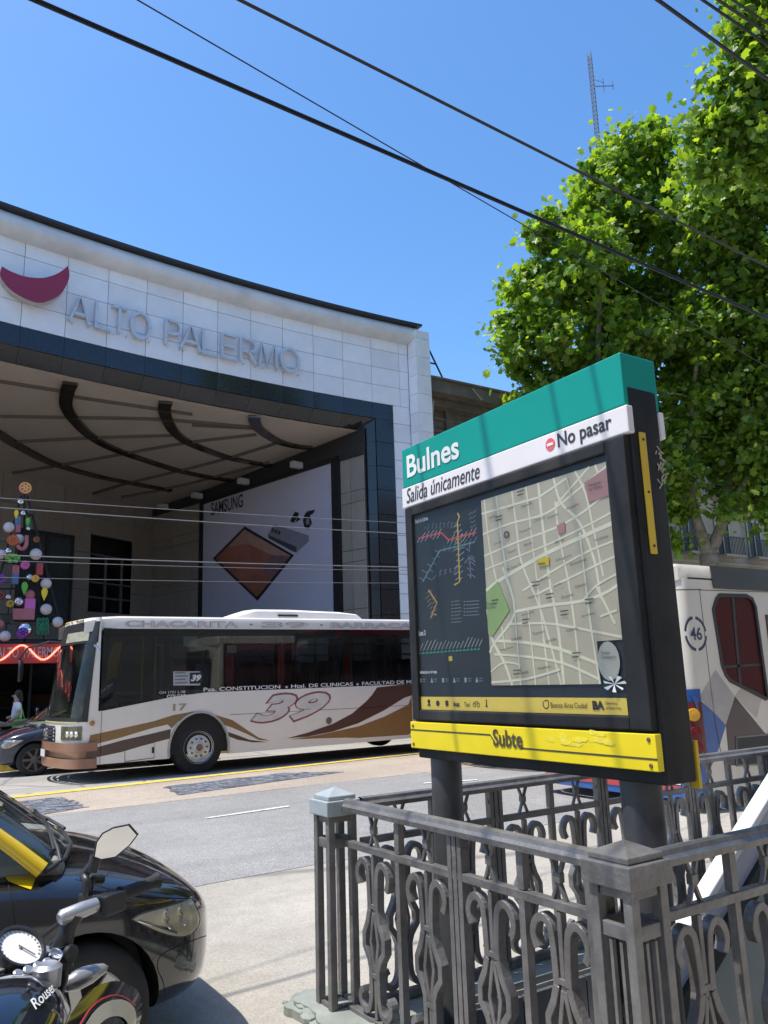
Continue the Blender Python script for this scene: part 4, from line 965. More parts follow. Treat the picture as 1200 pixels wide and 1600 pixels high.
    if interior:
        b = MB(); b.box(P(.7, .1, .92), P(L-.1, W_-.1, .96)); b.box(P(.5, .1, 2.52), P(L-.1, W_-.1, 2.56)); b.build('floor', mat('interior_grey', (.30, .30, .29), .7), bus)
        for k in range(8):
            x = 2.2+k*.9
            if x > L-.8: break
            for y in (.16, 1.5):
                b = MB(); b.box(P(x, y, 1.25), P(x+.42, y+.82, 1.35)); b.box(P(x+.40, y, 1.3), P(x+.5, y+.82, 1.95)); b.build('seat', mat('seat_red', (.36, .06, .06), .7) if y > 1 else mat('seat_blue', (.09, .13, .24), .7), bus, bevel=.03)
        b = MB()
        for x in (1.75, 3.0, 4.3, 5.6, 6.9): b.tube([P(x, .75, .95), P(x, .75, 2.52)], .02, 6); b.tube([P(x, 1.6, .95), P(x, 1.6, 2.52)], .02, 6)
        b.tube([P(1.7, .6, 2.3), P(L-.5, .6, 2.3)], .018, 6); b.build('grab_pole', mat('yellow_pole', (.52, .40, .05), .4), bus)
    # nose
    sec = [(.56, 0), (.40, .015), (.25, .10), (.15, .28), (.07, .62), (.02, 1.0), (.0, 1.25)]
    sec = sec+[(x, W_-y) for x, y in sec[-2::-1]]
    S2 = smoothpath(sec, 4); n2 = len(S2)
    def lean(z): return 0 if z < 1.0 else .26*((z-1.0)/1.75)**1.15
    def fp(i, z, off=0):
        t = (S2[min(i+1, n2-1)]-S2[max(i-1, 0)]).normalized(); nn = Vector((-abs(t.y), 0)) if False else Vector((-t.y, t.x))
        if nn.x > 0 and abs(nn.x) > .1: nn = -nn
        p = S2[i]; wgt = 1-min(1, max(0, p.x/.56))**2
        return P(p.x+lean(z)*wgt+nn.x*off, p.y+(nn.y*off if abs(nn.y) > .02 else 0), z)
    def patch(name_, i0, i1, zz_, m, off=0, parent=bus, jj=None):
        b = MB(); b.grid([[fp(i, z, off) for i in range(i0, i1+1)] for z in zz_]); return b.build(name_, m, parent, smooth=40)
    N_ = n2-1
    patch('bumper', 0, N_, [.24, .30, .40], accent, .05); patch('bumper', 0, N_, [.40, .52], accent, .0); patch('bumper', 0, N_, [.52, .58, .66], accent, .06)
    patch('front_panel', 0, N_, [.64, .8, .95, 1.06], white)
    patch('scuttle', 4, N_-4, [1.0, 1.03, 1.07], DKPL, .012)
    patch('scuttle_strip', 8, N_-8, [.985, 1.005], mat('cream_strip', (.6, .5, .2), .5), .014)
    for i0, i1 in ((6, 15), (N_-15, N_-6)):
        h = patch('headlight', i0, i1, [.70, .8, .93], mat('lamp_glass', (.14, .13, .08), .1, var=.4, scale=5), .012)
        b = MB()
        for k in (2, 4, 6): p = fp(i0+k, .80, .02); b.lathe([(.055, 0), (.05, .012), (0, .016)], p, V(-1, -.45 if i0 < 20 else .45, 0), 14)
        b.build('lamp', CHROME, h, smooth=40)
    gr = patch('grille', 18, N_-18, [.66, .8, .93], mat('grille_grey', (.16, .17, .18), .3, .6), .014)
    b = MB()
    for z in (.70, .76, .82, .88):
        b.tube([fp(i, z, .03) for i in range(18, N_-17)], .014, 5)
    b.build('grille_bar', CHROME, gr)
    b = MB(); c = fp(N_//2, .79, .05); b.ribbon(arc(0, 0, .10, 0, 360, 20), c, Y, Z, X, .014, .02)
    for a in (90, 210, 330): b.ribbon([(0, 0), (.1*math.cos(R(a)), .1*math.sin(R(a)))], c, Y, Z, X, .014, .02)
    b.build('radiator_badge', CHROME, gr)
    b = MB(); c = fp(N_//2, .46, .07); b.box(c+V(-.008, -.18, -.06), c+V(.0, .18, .06)); b.build('number_plate', mat('plate_white', (.7, .7, .68), .4), bus)
    patch('windscreen', 5, N_-5, [1.07+.14*k for k in range(10)], glass('windscreen_glass', (.62, .65, .58), 1.5))
    for i0 in (0, N_-5): patch('front_pillar', i0, i0+5, [1.06+.17*k for k in range(11)], white if i0 == 0 else white, .004)
    for i0 in (4, N_-6): patch('screen_edge', i0, i0+2, [1.06+.14*k for k in range(11)], DKPL, .012)
    patch('destination_box', 3, N_-3, [2.33, 2.42, 2.55, 2.70], DKPL, .008)
    patch('destination_display', 9, 21, [2.37, 2.46, 2.54], mat('display', (.36, .35, .26), .4, var=.3, scale=14), .016)
    patch('roof_edge', 0, N_, [2.68, 2.73, 2.77], white, .0)
    b = MB()
    for k in range(5): p = fp(14+k*3, 2.745, .01); b.ball(p, .025, 8)
    b.build('marker_light', mat('lamp_amber', (.6, .4, .15), .3), bus)
    b = MB(); b.box(P(.25, .15, 1.06), P(.75, W_-.15, 1.12)); b.box(P(.5, .25, 1.12), P(.8, 1.1, 1.24)); b.lathe([(.19, 0), (.2, .015), (.19, .03), (.18, .015), (.19, 0)], P(.78, .7, 1.32), V(1, 0, 1.2), 20)
    b.build('dashboard', mat('dash', (.22, .20, .07), .6), bus)
    b = MB(); b.tube([fp(20, 1.1, .03), fp(13, 1.2, .03)], .01, 5); b.tube([fp(26, 1.1, .03), fp(33, 1.2, .03)], .01, 5); b.build('wiper', DKPL, bus)
    # mirrors
    b = MB(); b.tube([fp(N_//2+2, 2.40, .02), fp(N_//2+2, 2.42, .25), P(-.35, 1.7, 2.32), P(-.46, 1.9, 2.12)], .018, 6); mr = b.build('mirror_arm', DKPL, bus, smooth=40)
    b = MB(); c = P(-.46, 1.92, 1.92); b.lathe([(0, 0), (.11, .0), (.125, .03), (.10, .08), (0, .09)], c, V(1, -.15, 0), 20); 
    for v in b.v: v.z = c.z+(v.z-c.z)*1.75
    b.build('mirror', DKPL, mr, smooth=40)
    b = MB(); b.tube([P(.5, .02, 2.25), P(.42, -.16, 2.28), P(.5, -.2, 2.2)], .016, 6); b.build('mirror_arm', CHROME, bus)
    b = MB(); b.lathe([(0, 0), (.06, 0), (.07, .02), (.05, .05), (0, .055)], P(-.10, 2.0, 1.16), V(1, -.2, 0), 14); b.build('mirror', DKPL, bus, smooth=40)
    for a in (a1, a2):
        bus_wheel(bus, P(a, .03, .44)); bus_wheel(bus, P(a, W_-.03, .44), s=1)
    # roof unit
    b = MB(); r0 = [(.35, .0), (.9, .19), (2.6, .17), (3.0, .10), (3.12, 0)]
    rows = []
    for x, h in [(3.14, 0.0), (3.4, .11), (3.72, .215), (4.5, .22), (5.7, .19), (6.12, .15), (6.26, .02)]:
        rows.append([P(x, .55, 2.80), P(x, .58, 2.80+h*.8), P(x, .68, 2.80+h), P(x, 1.25, 2.80+h+.02), P(x, 1.82, 2.80+h), P(x, 1.92, 2.80+h*.8), P(x, 1.95, 2.80)])
    b.grid(rows); b.poly(rows[0]); b.poly(rows[-1]); ac = b.build('roof_unit', mat('roof_unit_white', (.8, .76, .70), .45, var=.04), bus, smooth=35)
    b = MB(); b.box(P(4.2, .545, 2.87), P(4.65, .60, 2.91)); b.build('vent_slot', DKPL, ac)
    if livery: livery(bus, P, o)
    return bus, P
BX, BY = 2.82, 14.4
def L39(bus, P, o):
    def q(pts): return [(lambda p: (p.x-BX, p.z))(at(x, y, 'y', BY)) for x, y in pts]
    def stripe(name, px, m, off=.0):
        b = MB(); b.plate(q(px), o, X, Z, -Y, .003, 0, off); b.build(name, m, bus)
    stripe('upper_stripe', [(141, 1149), (240, 1127), (272, 1117), (300, 1112), (316, 1111), (312, 1114.5), (296, 1116), (279, 1127), (268, 1138), (262, 1132), (240, 1137), (190, 1152), (137, 1166)], BROWN)
    stripe('upper_stripe', [(318, 1111.5), (330, 1115), (363, 1125), (388, 1142), (405, 1153), (422, 1157), (405, 1156.5), (388, 1148), (363, 1137), (346, 1131), (338, 1122)], BROWN)
    stripe('lower_stripe', [(136, 1172), (190, 1157), (230, 1148), (267, 1139), (265.5, 1154), (230, 1163), (190, 1175), (133, 1187)], DBROWN)
    stripe('lower_stripe', [(351, 1142), (372, 1149), (390, 1156), (418, 1159.5), (395, 1160), (372, 1156), (353, 1149)], DBROWN)
    e = [(x-BX, z) for x, z in ()]
    up = q([(448, 1153.6), (480, 1145), (520, 1131), (550, 1115), (572, 1096), (582, 1085), (589, 1074)])
    lo = q([(632, 1090), (600, 1110), (560, 1130), (520, 1143), (480, 1151)])
    b = MB(); b.plate(up+[(lo[0][0], 1.408), (8.0, 1.408), (8.0, 1.36)]+lo, o, X, Z, -Y, .003); b.build('rear_swoosh', DBROWN, bus)
    up = q([(454, 1155.6), (500, 1148), (560, 1135), (600, 1120), (638, 1101)]); lo = q([(638, 1148), (560, 1153), (540, 1152.5), (500, 1153.6)])
    b = MB(); b.plate(up+[(7.07, 1.17), (7.07, .44)]+lo, o, X, Z, -Y, .003); b.build('rear_swoosh', BROWN, bus)
    F = (X, Z, -Y)
    RED = mat('livery_red', (.27, .09, .075), .4); PALE = mat('livery_pale', (.66, .62, .58), .4); GREY = mat('livery_grey', (.30, .28, .26), .5)
    c = q([(390, 1131)])[0]; d = q([(518, 1131)])[0]
    b = MB(); b.text('39', P(c[0], 0, c[1]-.03), *F, w=d[0]-c[0], h=.58, bold=.065, shear=.45, t=.004); n = b.build('route_number', RED, bus)
    b = MB(); b.text('39', P(c[0]+.04, 0, c[1]+.012), *F, w=d[0]-c[0]-.085, h=.50, bold=.040, shear=.45, t=.006); b.build('route_number_fill', PALE, n)
    def outlined(s, px0, px1, z, h):
        x0 = at(px0, 970, 'y', BY).x-BX; x1 = at(px1, 970, 'y', BY).x-BX
        b = MB(); b.text(s, P(x0, -.004, z), *F, w=x1-x0, h=h, bold=.03, t=.003); k = b.build('roof_lettering', GREY, bus)
        b = MB(); b.text(s, P(x0+.004, -.004, z+.006), *F, w=x1-x0-.008, h=h-.012, bold=.0, t=.005); b.build('lettering_fill', PALE, k)
    outlined('CHACARITA', 195, 373, 2.60, .115); outlined('39', 408, 483, 2.60, .115); outlined('BARRACAS', 516, 655, 2.60, .115)
    b = MB()
    for px in (390, 500): x = at(px, 970, 'y', BY).x-BX; b.box(P(x, -.008, 2.645), P(x+.06, -.003, 2.675))
    b.build('roof_lettering', GREY, bus)
    for s, a, e_ in (('Pza. CONSTITUCION', 318, 438), ('*', 446, 450), ('Htal. DE CLINICAS', 455, 552), ('*', 557, 561), ('FACULTAD DE MEDICINA', 566, 680)):
        x0 = at(a, 1078, 'y', BY).x-BX; x1 = at(e_, 1075, 'y', BY).x-BX
        b = MB(); b.text(s, P(x0, 0.006, 1.425), *F, w=x1-x0, h=.05 if s == '*' else .072, bold=.018, t=.003); b.build('route_lettering', mat('print_white', (.7, .7, .68)), bus)
    x0 = at(261, 1085, 'y', BY).x-BX
    b = MB(); b.text('COLCAR', P(x0, 0.006, 1.335), *F, w=.36, h=.062, bold=.03, t=.003); b.text('OH 1721 L-SB', P(x0-.14, 0.006, 1.415), *F, w=.48, h=.045, bold=.0, t=.003); b.build('chassis_lettering', mat('print_white', (.7, .7, .68)), bus)
    x0 = at(270, 1110, 'y', BY).x-BX; b = MB(); b.text('17', P(x0, 0.0, 1.105), *F, w=.26, h=.125, bold=.03, t=.003); b.build('fleet_number', mat('worn_gold', (.36, .29, .19), .6, var=.3, scale=20), bus)
    a = q([(271, 1071), (313, 1071), (313, 1049), (271, 1049)])
    b = MB(); b.plate(a, P(0, .006, 0), *F, .002); pl_ = b.build('fare_sticker', mat('sticker_grey', (.42, .42, .42), .5), bus)
    b = MB(); x0, z0 = a[0]; b.plate(rrect(x0+.3, z0+.02, x0+.54, z0+.22, .01), P(0, .004, 0), *F, .002, 0); b.text('39', P(x0+.32, .001, z0+.06), *F, w=.2, h=.12, bold=.05, shear=.3, t=.002, m=1)
    for k in range(4): b.plate([(x0+.02, z0+.03+.06*k), (x0+.26-.04*(k % 2), z0+.03+.06*k), (x0+.26-.04*(k % 2), z0+.055+.06*k), (x0+.02, z0+.055+.06*k)], P(0, .004, 0), *F, .002, 2)
    b.build('sticker_print', [DKPL, mat('print_white', (.7, .7, .68)), mat('sticker_slate', (.16, .16, .17), .5)], pl_)
    for px in ([(287, 1010), (309, 1010), (309, 994), (287, 994)], [(355, 1020), (370, 1020), (370, 1008), (355, 1008)]):
        b = MB(); b.plate(q(px), P(0, .012, 0), *F, .002); b.build('blue_notice', mat('notice_blue', (.36, .52, .52), .5), bus)
    b = MB(); x0 = at(176, 1105, 'y', BY).x-BX-.02; b.ribbon(arc(x0, 1.25, .10, 0, 360, 18, .06), P(0, .006, 0), *F, .014, .003); b.text('OAF', P(x0-.06, .006, 1.225), *F, w=.12, h=.05, bold=.02, t=.003); b.build('maker_badge', DKPL, bus)
    b = MB(); p = at(172, 1058, 'y', BY+.35); b.plate([(0, -.05), (.16, .0), (.24, .62), (.10, .62), (.02, .3)], p-V(.06, 0, 0), X, Z, -Y, .06); b.build('cab_partition', mat('yellow_panel', (.62, .47, .04), .5), bus)
    b = MB()
    for px, r in (((144, 1130), .045), ((143, 1164), .05)): p = at(*px, 'y', BY); b.lathe([(r, 0), (r*.9, .018), (0, .024)], (p.x, BY+.004, p.z), -Y, 16)
    b.build('side_marker', mat('amber_lens', (.42, .20, .05), .3), bus)
    a = q([(195, 1190), (241, 1184), (241, 1160), (195, 1172)]); b = MB(); b.ribbon(a+[a[0]], o, X, Z, -Y, .012, .008); b.build('locker_door', mat('seam', (.10, .095, .09), .6), bus)
    p = q([(239, 1172)])[0]; b = MB(); b.box(P(p[0]-.02, -.012, p[1]-.05), P(p[0]+.02, 0, p[1]+.05)); b.build('locker_handle', DKPL, bus)
    p = q([(514, 1126)])[0]; b = MB(); b.lathe([(.07, 0), (.06, .012), (0, .012)], P(p[0], -.0, p[1]), -Y, 14); b.build('fuel_cap', mat('fuel_grey', (.12, .12, .12), .5), bus)
    b = MB(); b.ribbon([(2.95, .985), (L_39-.05, .96)], o, X, Z, -Y, .008, .006); b.ribbon([(.62, 1.16), (.62, .3)], o, X, Z, -Y, .008, .006); b.build('panel_seam', mat('seam', (.10, .095, .09)), bus)
    b = MB()
    for k in range(20): b.box(P(3.0+k*.3, .02, .27), P(3.28+k*.3, .06, .33))
L_39 = 9.9
make_bus('city_bus', 'white and brown city bus, route 39, facing left in the far lane', BX, BY, L_39, BUSW, mat('bumper_copper', (.30, .15, .09), .3, var=.15, scale=2, coat=.3, dirt=.15), DBROWN, L39)
def Lred(bus, P, o):
    b = MB(); b.plate([(.6, .75), (8.5, .75), (8.5, 1.05), (.6, 1.05)], o, X, Z, -Y, .003); b.build('side_band', mat('livery_cream', (.6, .58, .52), .4), bus)
REDP = mat('bus_red', (.30, .025, .03), .3, coat=.3, var=.08)
make_bus('city_bus', 'red bus in the middle lane, almost wholly hidden behind the station sign', 9.0, 9.85, 8.6, REDP, REDP, REDP, Lred, interior=False)
# bus on the right, seen from its rear corner
b46 = thing('city_bus', 'white, blue and maroon bus, route 46, cut by the right edge', 'bus', (13, 7.1, 0))
YB, RX = 5.85, 7.78
CRM = mat('bus_cream', (.74, .675, .565), .3, var=.05, scale=1, coat=.3, dirt=.15)
o = V(0, YB, 0); F = (X, Z, -Y)
def q46(pts): return [(lambda p: (p.x, p.z))(at(x, y, 'y', YB)) for x, y in pts]
win = q46([(1119, 936), (1124, 930), (1166, 931), (1175, 936), (1180, 948), (1198, 1080), (1200, 1090), (1196, 1092), (1140, 1063), (1134, 1055), (1128, 1040), (1114, 952)])
xe = 17.6; wx = []
out = [(RX+.22, .16), (9.6, .16)]+[(10.2+.55*math.cos(R(t)), .42+.6*math.sin(R(t))) for t in range(190, -11, -20)]+[(xe-2.6, .16), (xe, .16), (xe, 2.62), (RX+.22, 2.62)]
holes_ = [win]
ws = [rrect(9.62+1.3*k, 1.25, 10.75+1.3*k, 2.36, .08) for k in range(1, 5)]+[[(9.46, 1.2), (9.46, 2.2), (10.6, 2.2), (10.6, 1.2)][::-1]]
b = MB(); b.plate([out]+holes_+ws, o, *F, .03, 0, -.03); b.build('side_panel', CRM, b46)
G46 = glass('bus_glass_painted_reflection', (.66, .60, .60), 1.45, opaque=.22, film=.15, fcol=(.26, .06, .06))  # maroon reflection in the windows painted into the glass as a diffuse film
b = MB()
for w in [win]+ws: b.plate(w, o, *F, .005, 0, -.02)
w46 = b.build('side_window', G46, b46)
b = MB()
for w in [win]+ws[:-1]: b.ribbon(list(w)+[w[0]], o, *F, .045, .02)
b.ribbon(q46([(1146, 932), (1158, 1072)]), o, *F, .05, .012, off=-.014); b.ribbon(q46([(1131, 1042), (1192, 1038)]), o, *F, .03, .012, off=-.014); b.build('window_gasket', mat('gasket_black', (.02, .02, .02), .5), w46)
b = MB(); b.box((9.46, YB-.012, 1.74), (10.6, YB-.004, 2.2), 0); b.ribbon([(9.52, 2.1), (9.72, 1.86)], o, *F, .05, .004, 1, off=.014); b.ribbon([(9.58, 1.82), (9.76, 1.82), (9.76, 2.0)], o, *F, .05, .004, 1, off=.014)
b.build('direction_sticker', [mat('sticker_maroon', (.07, .03, .03), .4), PWHITE], b46)
b = MB()                                                   # rounded rear corner and rear face
cor = [(RX+.22, YB), (RX+.12, YB+.03), (RX+.04, YB+.12), (RX, YB+.3), (RX-.03, YB+.9), (RX-.03, YB+1.6), (RX, YB+2.2), (RX+.1, YB+2.45), (RX+.22, YB+2.5)]
cor = smoothpath(cor, 3)
def rl(z): return .06*max(0, z-1.2)
b.grid([[V(x+rl(z)*(1-min(1, max(0, (x-RX)/.22))), y, z) for x, y in cor] for z in (.52, 1.0, 1.5, 2.0, 2.5, 2.62)]); b.build('rear_panel', CRM, b46, smooth=40)
b = MB(); b.grid([[V(x-.02, y, z) for x, y in cor] for z in (.14, .28, .52)]); b.build('rear_bumper', mat('livery_blue', (.025, .10, .32), .3, coat=.3), b46, smooth=40)
b = MB(); b.grid([[V(x-.03, y, z) for x, y in cor[8:]] for z in (.30, .36)]); b.build('bumper_stripe', mat('livery_white', (.7, .7, .68), .4), b46, smooth=40)
b = MB(); b.grid([[V(x-.03, y, z) for x, y in cor[8:]] for z in (.22, .29)]); b.build('bumper_stripe', mat('livery_scarlet', (.45, .06, .06), .4), b46, smooth=40)
b = MB(); b.plate(rrect(.35, 1.4, 2.15, 2.45, .12), V(RX-.05, YB, 0), Y, Z, -X, .02); b.build('rear_window', mat('shaded_pane', (.02, .02, .02)), b46)
rp = [(0, 2.60), (-.004, 2.70), (.05, 2.77), (.16, 2.80), (1.25, 2.84), (2.34, 2.80), (2.45, 2.77), (2.5, 2.60)]
b = MB(); b.grid([[V(x, YB+max(q_, min(2.5-q_, y)), z-q_*.2) for y, z in rp] for x, q_ in ((RX+.05, .16), (RX+.12, .05), (RX+.22, 0), (xe, 0))]); b.poly([V(RX+.05, YB+max(.16, min(2.34, y)), z-.03) for y, z in rp]); b.build('roof', CRM, b46, smooth=30)
b = MB(); pr = q46([(1105, 880), (1114, 918)]); b.plate([(pr[0][0]+.02, 2.775), (pr[1][0], 2.50), (xe, 2.50), (xe, 2.775)], V(0, YB-.008, 0), *F, .01); b.build('cantrail_panel', mat('cantrail_grey', (.05, .048, .046), .35, var=.15, scale=1), b46)
b = MB(); b.ribbon(q46([(1047, 922), (1095, 921)]), o, *F, .012, .006); b.ribbon(q46([(1093, 922), (1117, 1130), (1128, 1185)]), o, *F, .008, .006); b.ribbon(q46([(1093, 922), (1200, 925)]), o, *F, .008, .006); b.build('panel_seam', mat('seam', (.10, .095, .09)), b46)
def dec(name, px, m, off=0):
    b = MB(); b.plate(q46(px), o, *F, .003, 0, off); b.build(name, m, b46)
BLUE46 = mat('livery_blue', (.025, .10, .32))
dec('blue_chevron', [(1092, 1093), (1112, 1110), (1134, 1133), (1120, 1178), (1110, 1200), (1096, 1240), (1096, 1170), (1098, 1130), (1080, 1085)], BLUE46)
dec('grey_chevron', [(1092, 1090), (1118, 1047), (1148, 1088), (1134, 1132)], mat('livery_grey_beige', (.42, .38, .35), .35, coat=.3))
dec('maroon_chevron', [(1148, 1088), (1134, 1133), (1140, 1196), (1215, 1196), (1215, 1170)], mat('livery_maroon', (.06, .03, .035), .3, coat=.3))
dec('cream_chevron', [(1148, 1088), (1160, 1072), (1190, 1090), (1182, 1122)], mat('livery_beige', (.50, .43, .36), .35, coat=.3))
b = MB(); b.grid([[V(x-.014, y-.014, z) for x, y in cor[0:9]] for z in (.5, .8, 1.05, 1.2)]); b.build('rear_lamp_panel', mat('lamp_maroon', (.14, .015, .02), .2, var=.2, scale=3, coat=.4), b46, smooth=40)
b = MB(); b.grid([[V(x-.008, y-.010, z) for x, y in cor[0:10]] for z in (1.2, 1.34)]); b.build('blue_corner', BLUE46, b46, smooth=40)
b = MB()
for z, c_ in ((1.06, 0), (.86, 1), (.70, 1)): b.lathe([(.075, 0), (.068, .02), (0, .028)], (RX+.10, YB+.03, z), V(-.7, -1, 0), 18, c_)
b.build('rear_lamp', [mat('amber_lamp', (.75, .38, .04), .25), mat('red_lamp', (.16, .012, .015), .2)], b46, smooth=40)
c = q46([(1087, 990)])[0]; b = MB()
for k in range(4): b.ribbon(arc(c[0], c[1], .185, k*90+8, k*90+82, 8), o, *F, .035, .003)
b.text('46', V(c[0]-.10, YB, c[1]-.075), *F, w=.21, h=.15, bold=.02, t=.003); b.build('route_number', mat('navy_print', (.03, .045, .10), .4), b46)
b = MB(); a = q46([(1150, 1196), (1150, 1152), (1215, 1146), (1215, 1192)]); b.plate(a, o, *F, .003, 0, .006); b.ribbon(a+[a[0]], o, *F, .02, .01, 1, off=.008); b.build('engine_vent', [DKPL, mat('vent_rim', (.2, .19, .18), .5)], b46)
b = MB(); b.box((RX+.3, YB+.1, .85), (xe, YB+2.4, .9)); b.box((xe-.02, YB, .2), (xe, YB+2.5, 2.6)); b.build('floor', mat('interior_grey', (.16, .16, .155)), b46)
fw = [rrect(8.3+1.5*k, 1.2, 9.6+1.5*k, 2.4, .08) for k in range(6)]
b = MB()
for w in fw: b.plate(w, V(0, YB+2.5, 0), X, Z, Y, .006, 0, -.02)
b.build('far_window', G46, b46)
b = MB(); b.plate([[(RX+.3, .2), (xe, .2), (xe, 2.6), (RX+.3, 2.6)]]+fw, V(0, YB+2.5, 0), X, Z, Y, .03, 0, -.03); b.build('far_side_panel', mat('interior_maroon', (.42, .07, .08), .5), b46)
b = MB(); 
for z in (2.02,): b.box((8.55, YB+.35, z), (8.85, YB+.37, z+.22)); b.box((8.95, YB+.35, z), (9.25, YB+.37, z+.22))
b.build('seat_notice', mat('notice_white', (.5, .5, .5), .5), b46)
for k in range(6):
    b = MB(); x = 8.6+k*.95; b.box((x, YB+.15, 1.15), (x+.45, YB+1.0, 1.26)); b.box((x-.08, YB+.15, 1.2), (x+.02, YB+1.0, 1.95)); b.build('seat', mat('seat_maroon', (.22, .03, .035), .6), b46, bevel=.03)
bus_wheel(b46, V(10.2, YB+.03, .44)); bus_wheel(b46, V(15.2, YB+.03, .44)); bus_wheel(b46, V(10.2, YB+2.47, .44), s=1); bus_wheel(b46, V(15.2, YB+2.47, .44), s=1)
# ------------------------------------------------------------------ cars
PAINT = mat('black_paint_gloss', (.010, .010, .012), .12, var=.3, scale=3, coat=1, spec=.6)
TYEL = mat('taxi_yellow', (.70, .48, .01), .2, var=.04, coat=.8)
CGLASS = glass('car_glass', (.84, .91, .87), 1.85)
TRIM = mat('car_trim', (.022, .022, .022), .55)
def make_car(name, label, px_, py_):
    """sedan heading +x with the front axle at x = px_"""
    car = thing(name, label, 'car', (px_, py_, 0))
    P = lambda x, y, z: V(px_+x, py_+y, z)
    ST = [(.775, .30, .31, .41, .49, .515), (.75, .46, .26, .42, .54, .58), (.68, .62, .22, .44, .61, .655), (.55, .735, .195, .46, .675, .735), (.36, .795, .19, .48, .725, .80), (.14, .825, .19, .5, .77, .855), (-.08, .838, .19, .51, .805, .885),
          (-.3, .842, .19, .52, .835, .90), (-.9, .845, .19, .52, .86, .91), (-1.7, .845, .19, .52, .885, .93), (-2.3, .84, .19, .52, .90, .95), (-2.8, .825, .20, .52, .91, .97), (-3.15, .77, .24, .52, .89, .95), (-3.28, .66, .3, .52, .82, .88), (-3.33, .5, .36, .5, .72, .76)]
    rows = []
    for x, w, zb, zm, zs, zt in ST:
        x = x if x < .14 else .14+(x-.14)*.85
        h = [(0, zb), (w*.80, zb), (w*.965, zb+.07), (w, zm), (w*.992, (zm+zs)/2+.03), (w*.965, zs-.03), (w*.88, zs+.012), (w*.55, zs+(zt-zs)*.8), (0, zt)]
        k = .0 if x < .3 else (x-.3)*.0
        rows.append([P(x, y, z) for y, z in h]+[P(x, -y, z) for y, z in h[-2:0:-1]])
    b = MB(); n = len(rows[0]); b.grid(rows, close=True); b.f.append(tuple(range(n))); b.m.append(0); b.f.append(tuple((len(rows)-1)*n+i for i in range(n))); b.m.append(0)
    body = b.build('body', [PAINT, TRIM], car, sub=2)
    for x in (0, -2.44):
        c = MB()
        for s in (-1, 1): c.cyl(P(x, s*.52, .28), P(x, s*1.0, .28), .335, 40, 0)
        cu = c.build('cut', TRIM, None, origin=(0, 0, 0)); cu.data.materials.clear(); cu.data.materials.append(TRIM)
        bo = body.modifiers.new('arch', 'BOOLEAN'); bo.object = cu; bo.solver = 'EXACT'; bo.operation = 'DIFFERENCE'; bo.material_mode = 'TRANSFER'
    bpy.context.view_layer.update(); dg = bpy.context.evaluated_depsgraph_get()
    me = bpy.data.meshes.new_from_object(body.evaluated_get(dg)); cuts = [m.object for m in body.modifiers if m.type == 'BOOLEAN']
    body.modifiers.clear(); body.data = me; me.shade_smooth(); me.set_sharp_from_angle(angle=R(38))
    for c in cuts: bpy.data.objects.remove(c)
    vs = [v.co+car.location for v in me.vertices]; bvh = BVHTree.FromPolygons(vs, [tuple(p.vertices) for p in me.polygons])
    def surf(poly, off, name_, m, parent=None, step=5, mirror=True, smooth=50):
        xs = [p[0] for p in poly]; ys = [p[1] for p in poly]; bd = []
        for i in range(len(poly)):
            a, c = Vector(poly[i]), Vector(poly[(i+1) % len(poly)]); k = max(1, int((c-a).length/step))
            bd += [a+(c-a)*j/k for j in range(k)]
        def ins(x, y):
            r = False; j = len(poly)-1
            for i in range(len(poly)):
                a, d = poly[i], poly[j]
                if (a[1] > y) != (d[1] > y) and x < (d[0]-a[0])*(y-a[1])/(d[1]-a[1])+a[0]: r = not r
                j = i
            return r
        inner = []; y = min(ys)+step*.5
        while y < max(ys):
            x = min(xs)+step*.5
            while x < max(xs):
                if ins(x, y) and min((Vector((x, y))-q).length for q in bd) > step*.45: inner.append(Vector((x, y)))
                x += step
            y += step
        nb_ = len(bd); r = geometry.delaunay_2d_cdt(bd+inner, [(i, (i+1) % nb_) for i in range(nb_)], [], 1, .001)
        pts = []; 
        for v in r[0]:
            h = bvh.ray_cast(CPOS, ray(v.x, v.y))
            pts.append(h[0]+h[1]*off*(1 if h[1].dot(ray(v.x, v.y)) < 0 else -1) if h[0] is not None else at(v.x, v.y, 'y', py_-.8))
        b = MB(); b.add(pts, r[2]); ob = b.build(name_, m, parent or car, smooth=smooth)
        if mirror: b2 = MB(); b2.add([V(p.x, 2*py_-p.y, p.z) for p in pts], [tuple(reversed(f)) for f in r[2]]); b2.build(name_, m, parent or car, smooth=smooth)
        return ob
    def line(px, w, off, name_, m, mirror=True):
        for sgn in ((1, -1) if mirror else (1,)):
            b = MB(); P3 = []
            for v in smoothpath([Vector(p) for p in px], 6):
                h = bvh.ray_cast(CPOS, ray(v.x, v.y))
                if h[0] is not None: P3.append(h[0]+h[1]*off)
            if len(P3) < 2: return
            b.tube([V(p.x, p.y if sgn == 1 else 2*py_-p.y, p.z) for p in P3], w, 5); b.build(name_, m, car, smooth=60)
    HL = [(205, 1437), (222, 1427), (255, 1418), (285, 1409), (298, 1405), (304, 1415), (311, 1433), (308, 1448), (297, 1460), (280, 1464), (258, 1460), (230, 1449)]
    surf(HL, .004, 'headlight', mat('lamp_reflector', (.80, .74, .62), .3, .15, var=.3, scale=9), step=4)
    lens = surf([(p[0]+(255-p[0])*-.02, p[1]+(1436-p[1])*-.03) for p in HL], .012, 'headlight_lens', glass('lamp_lens', (.95, .95, .93), 1.45), step=4)
    line(HL+[HL[0]], .0035, .003, 'headlight_gasket', TRIM)
    line([(215, 1438), (245, 1447), (275, 1457)], .006, .006, 'lamp_trim', CHROME)
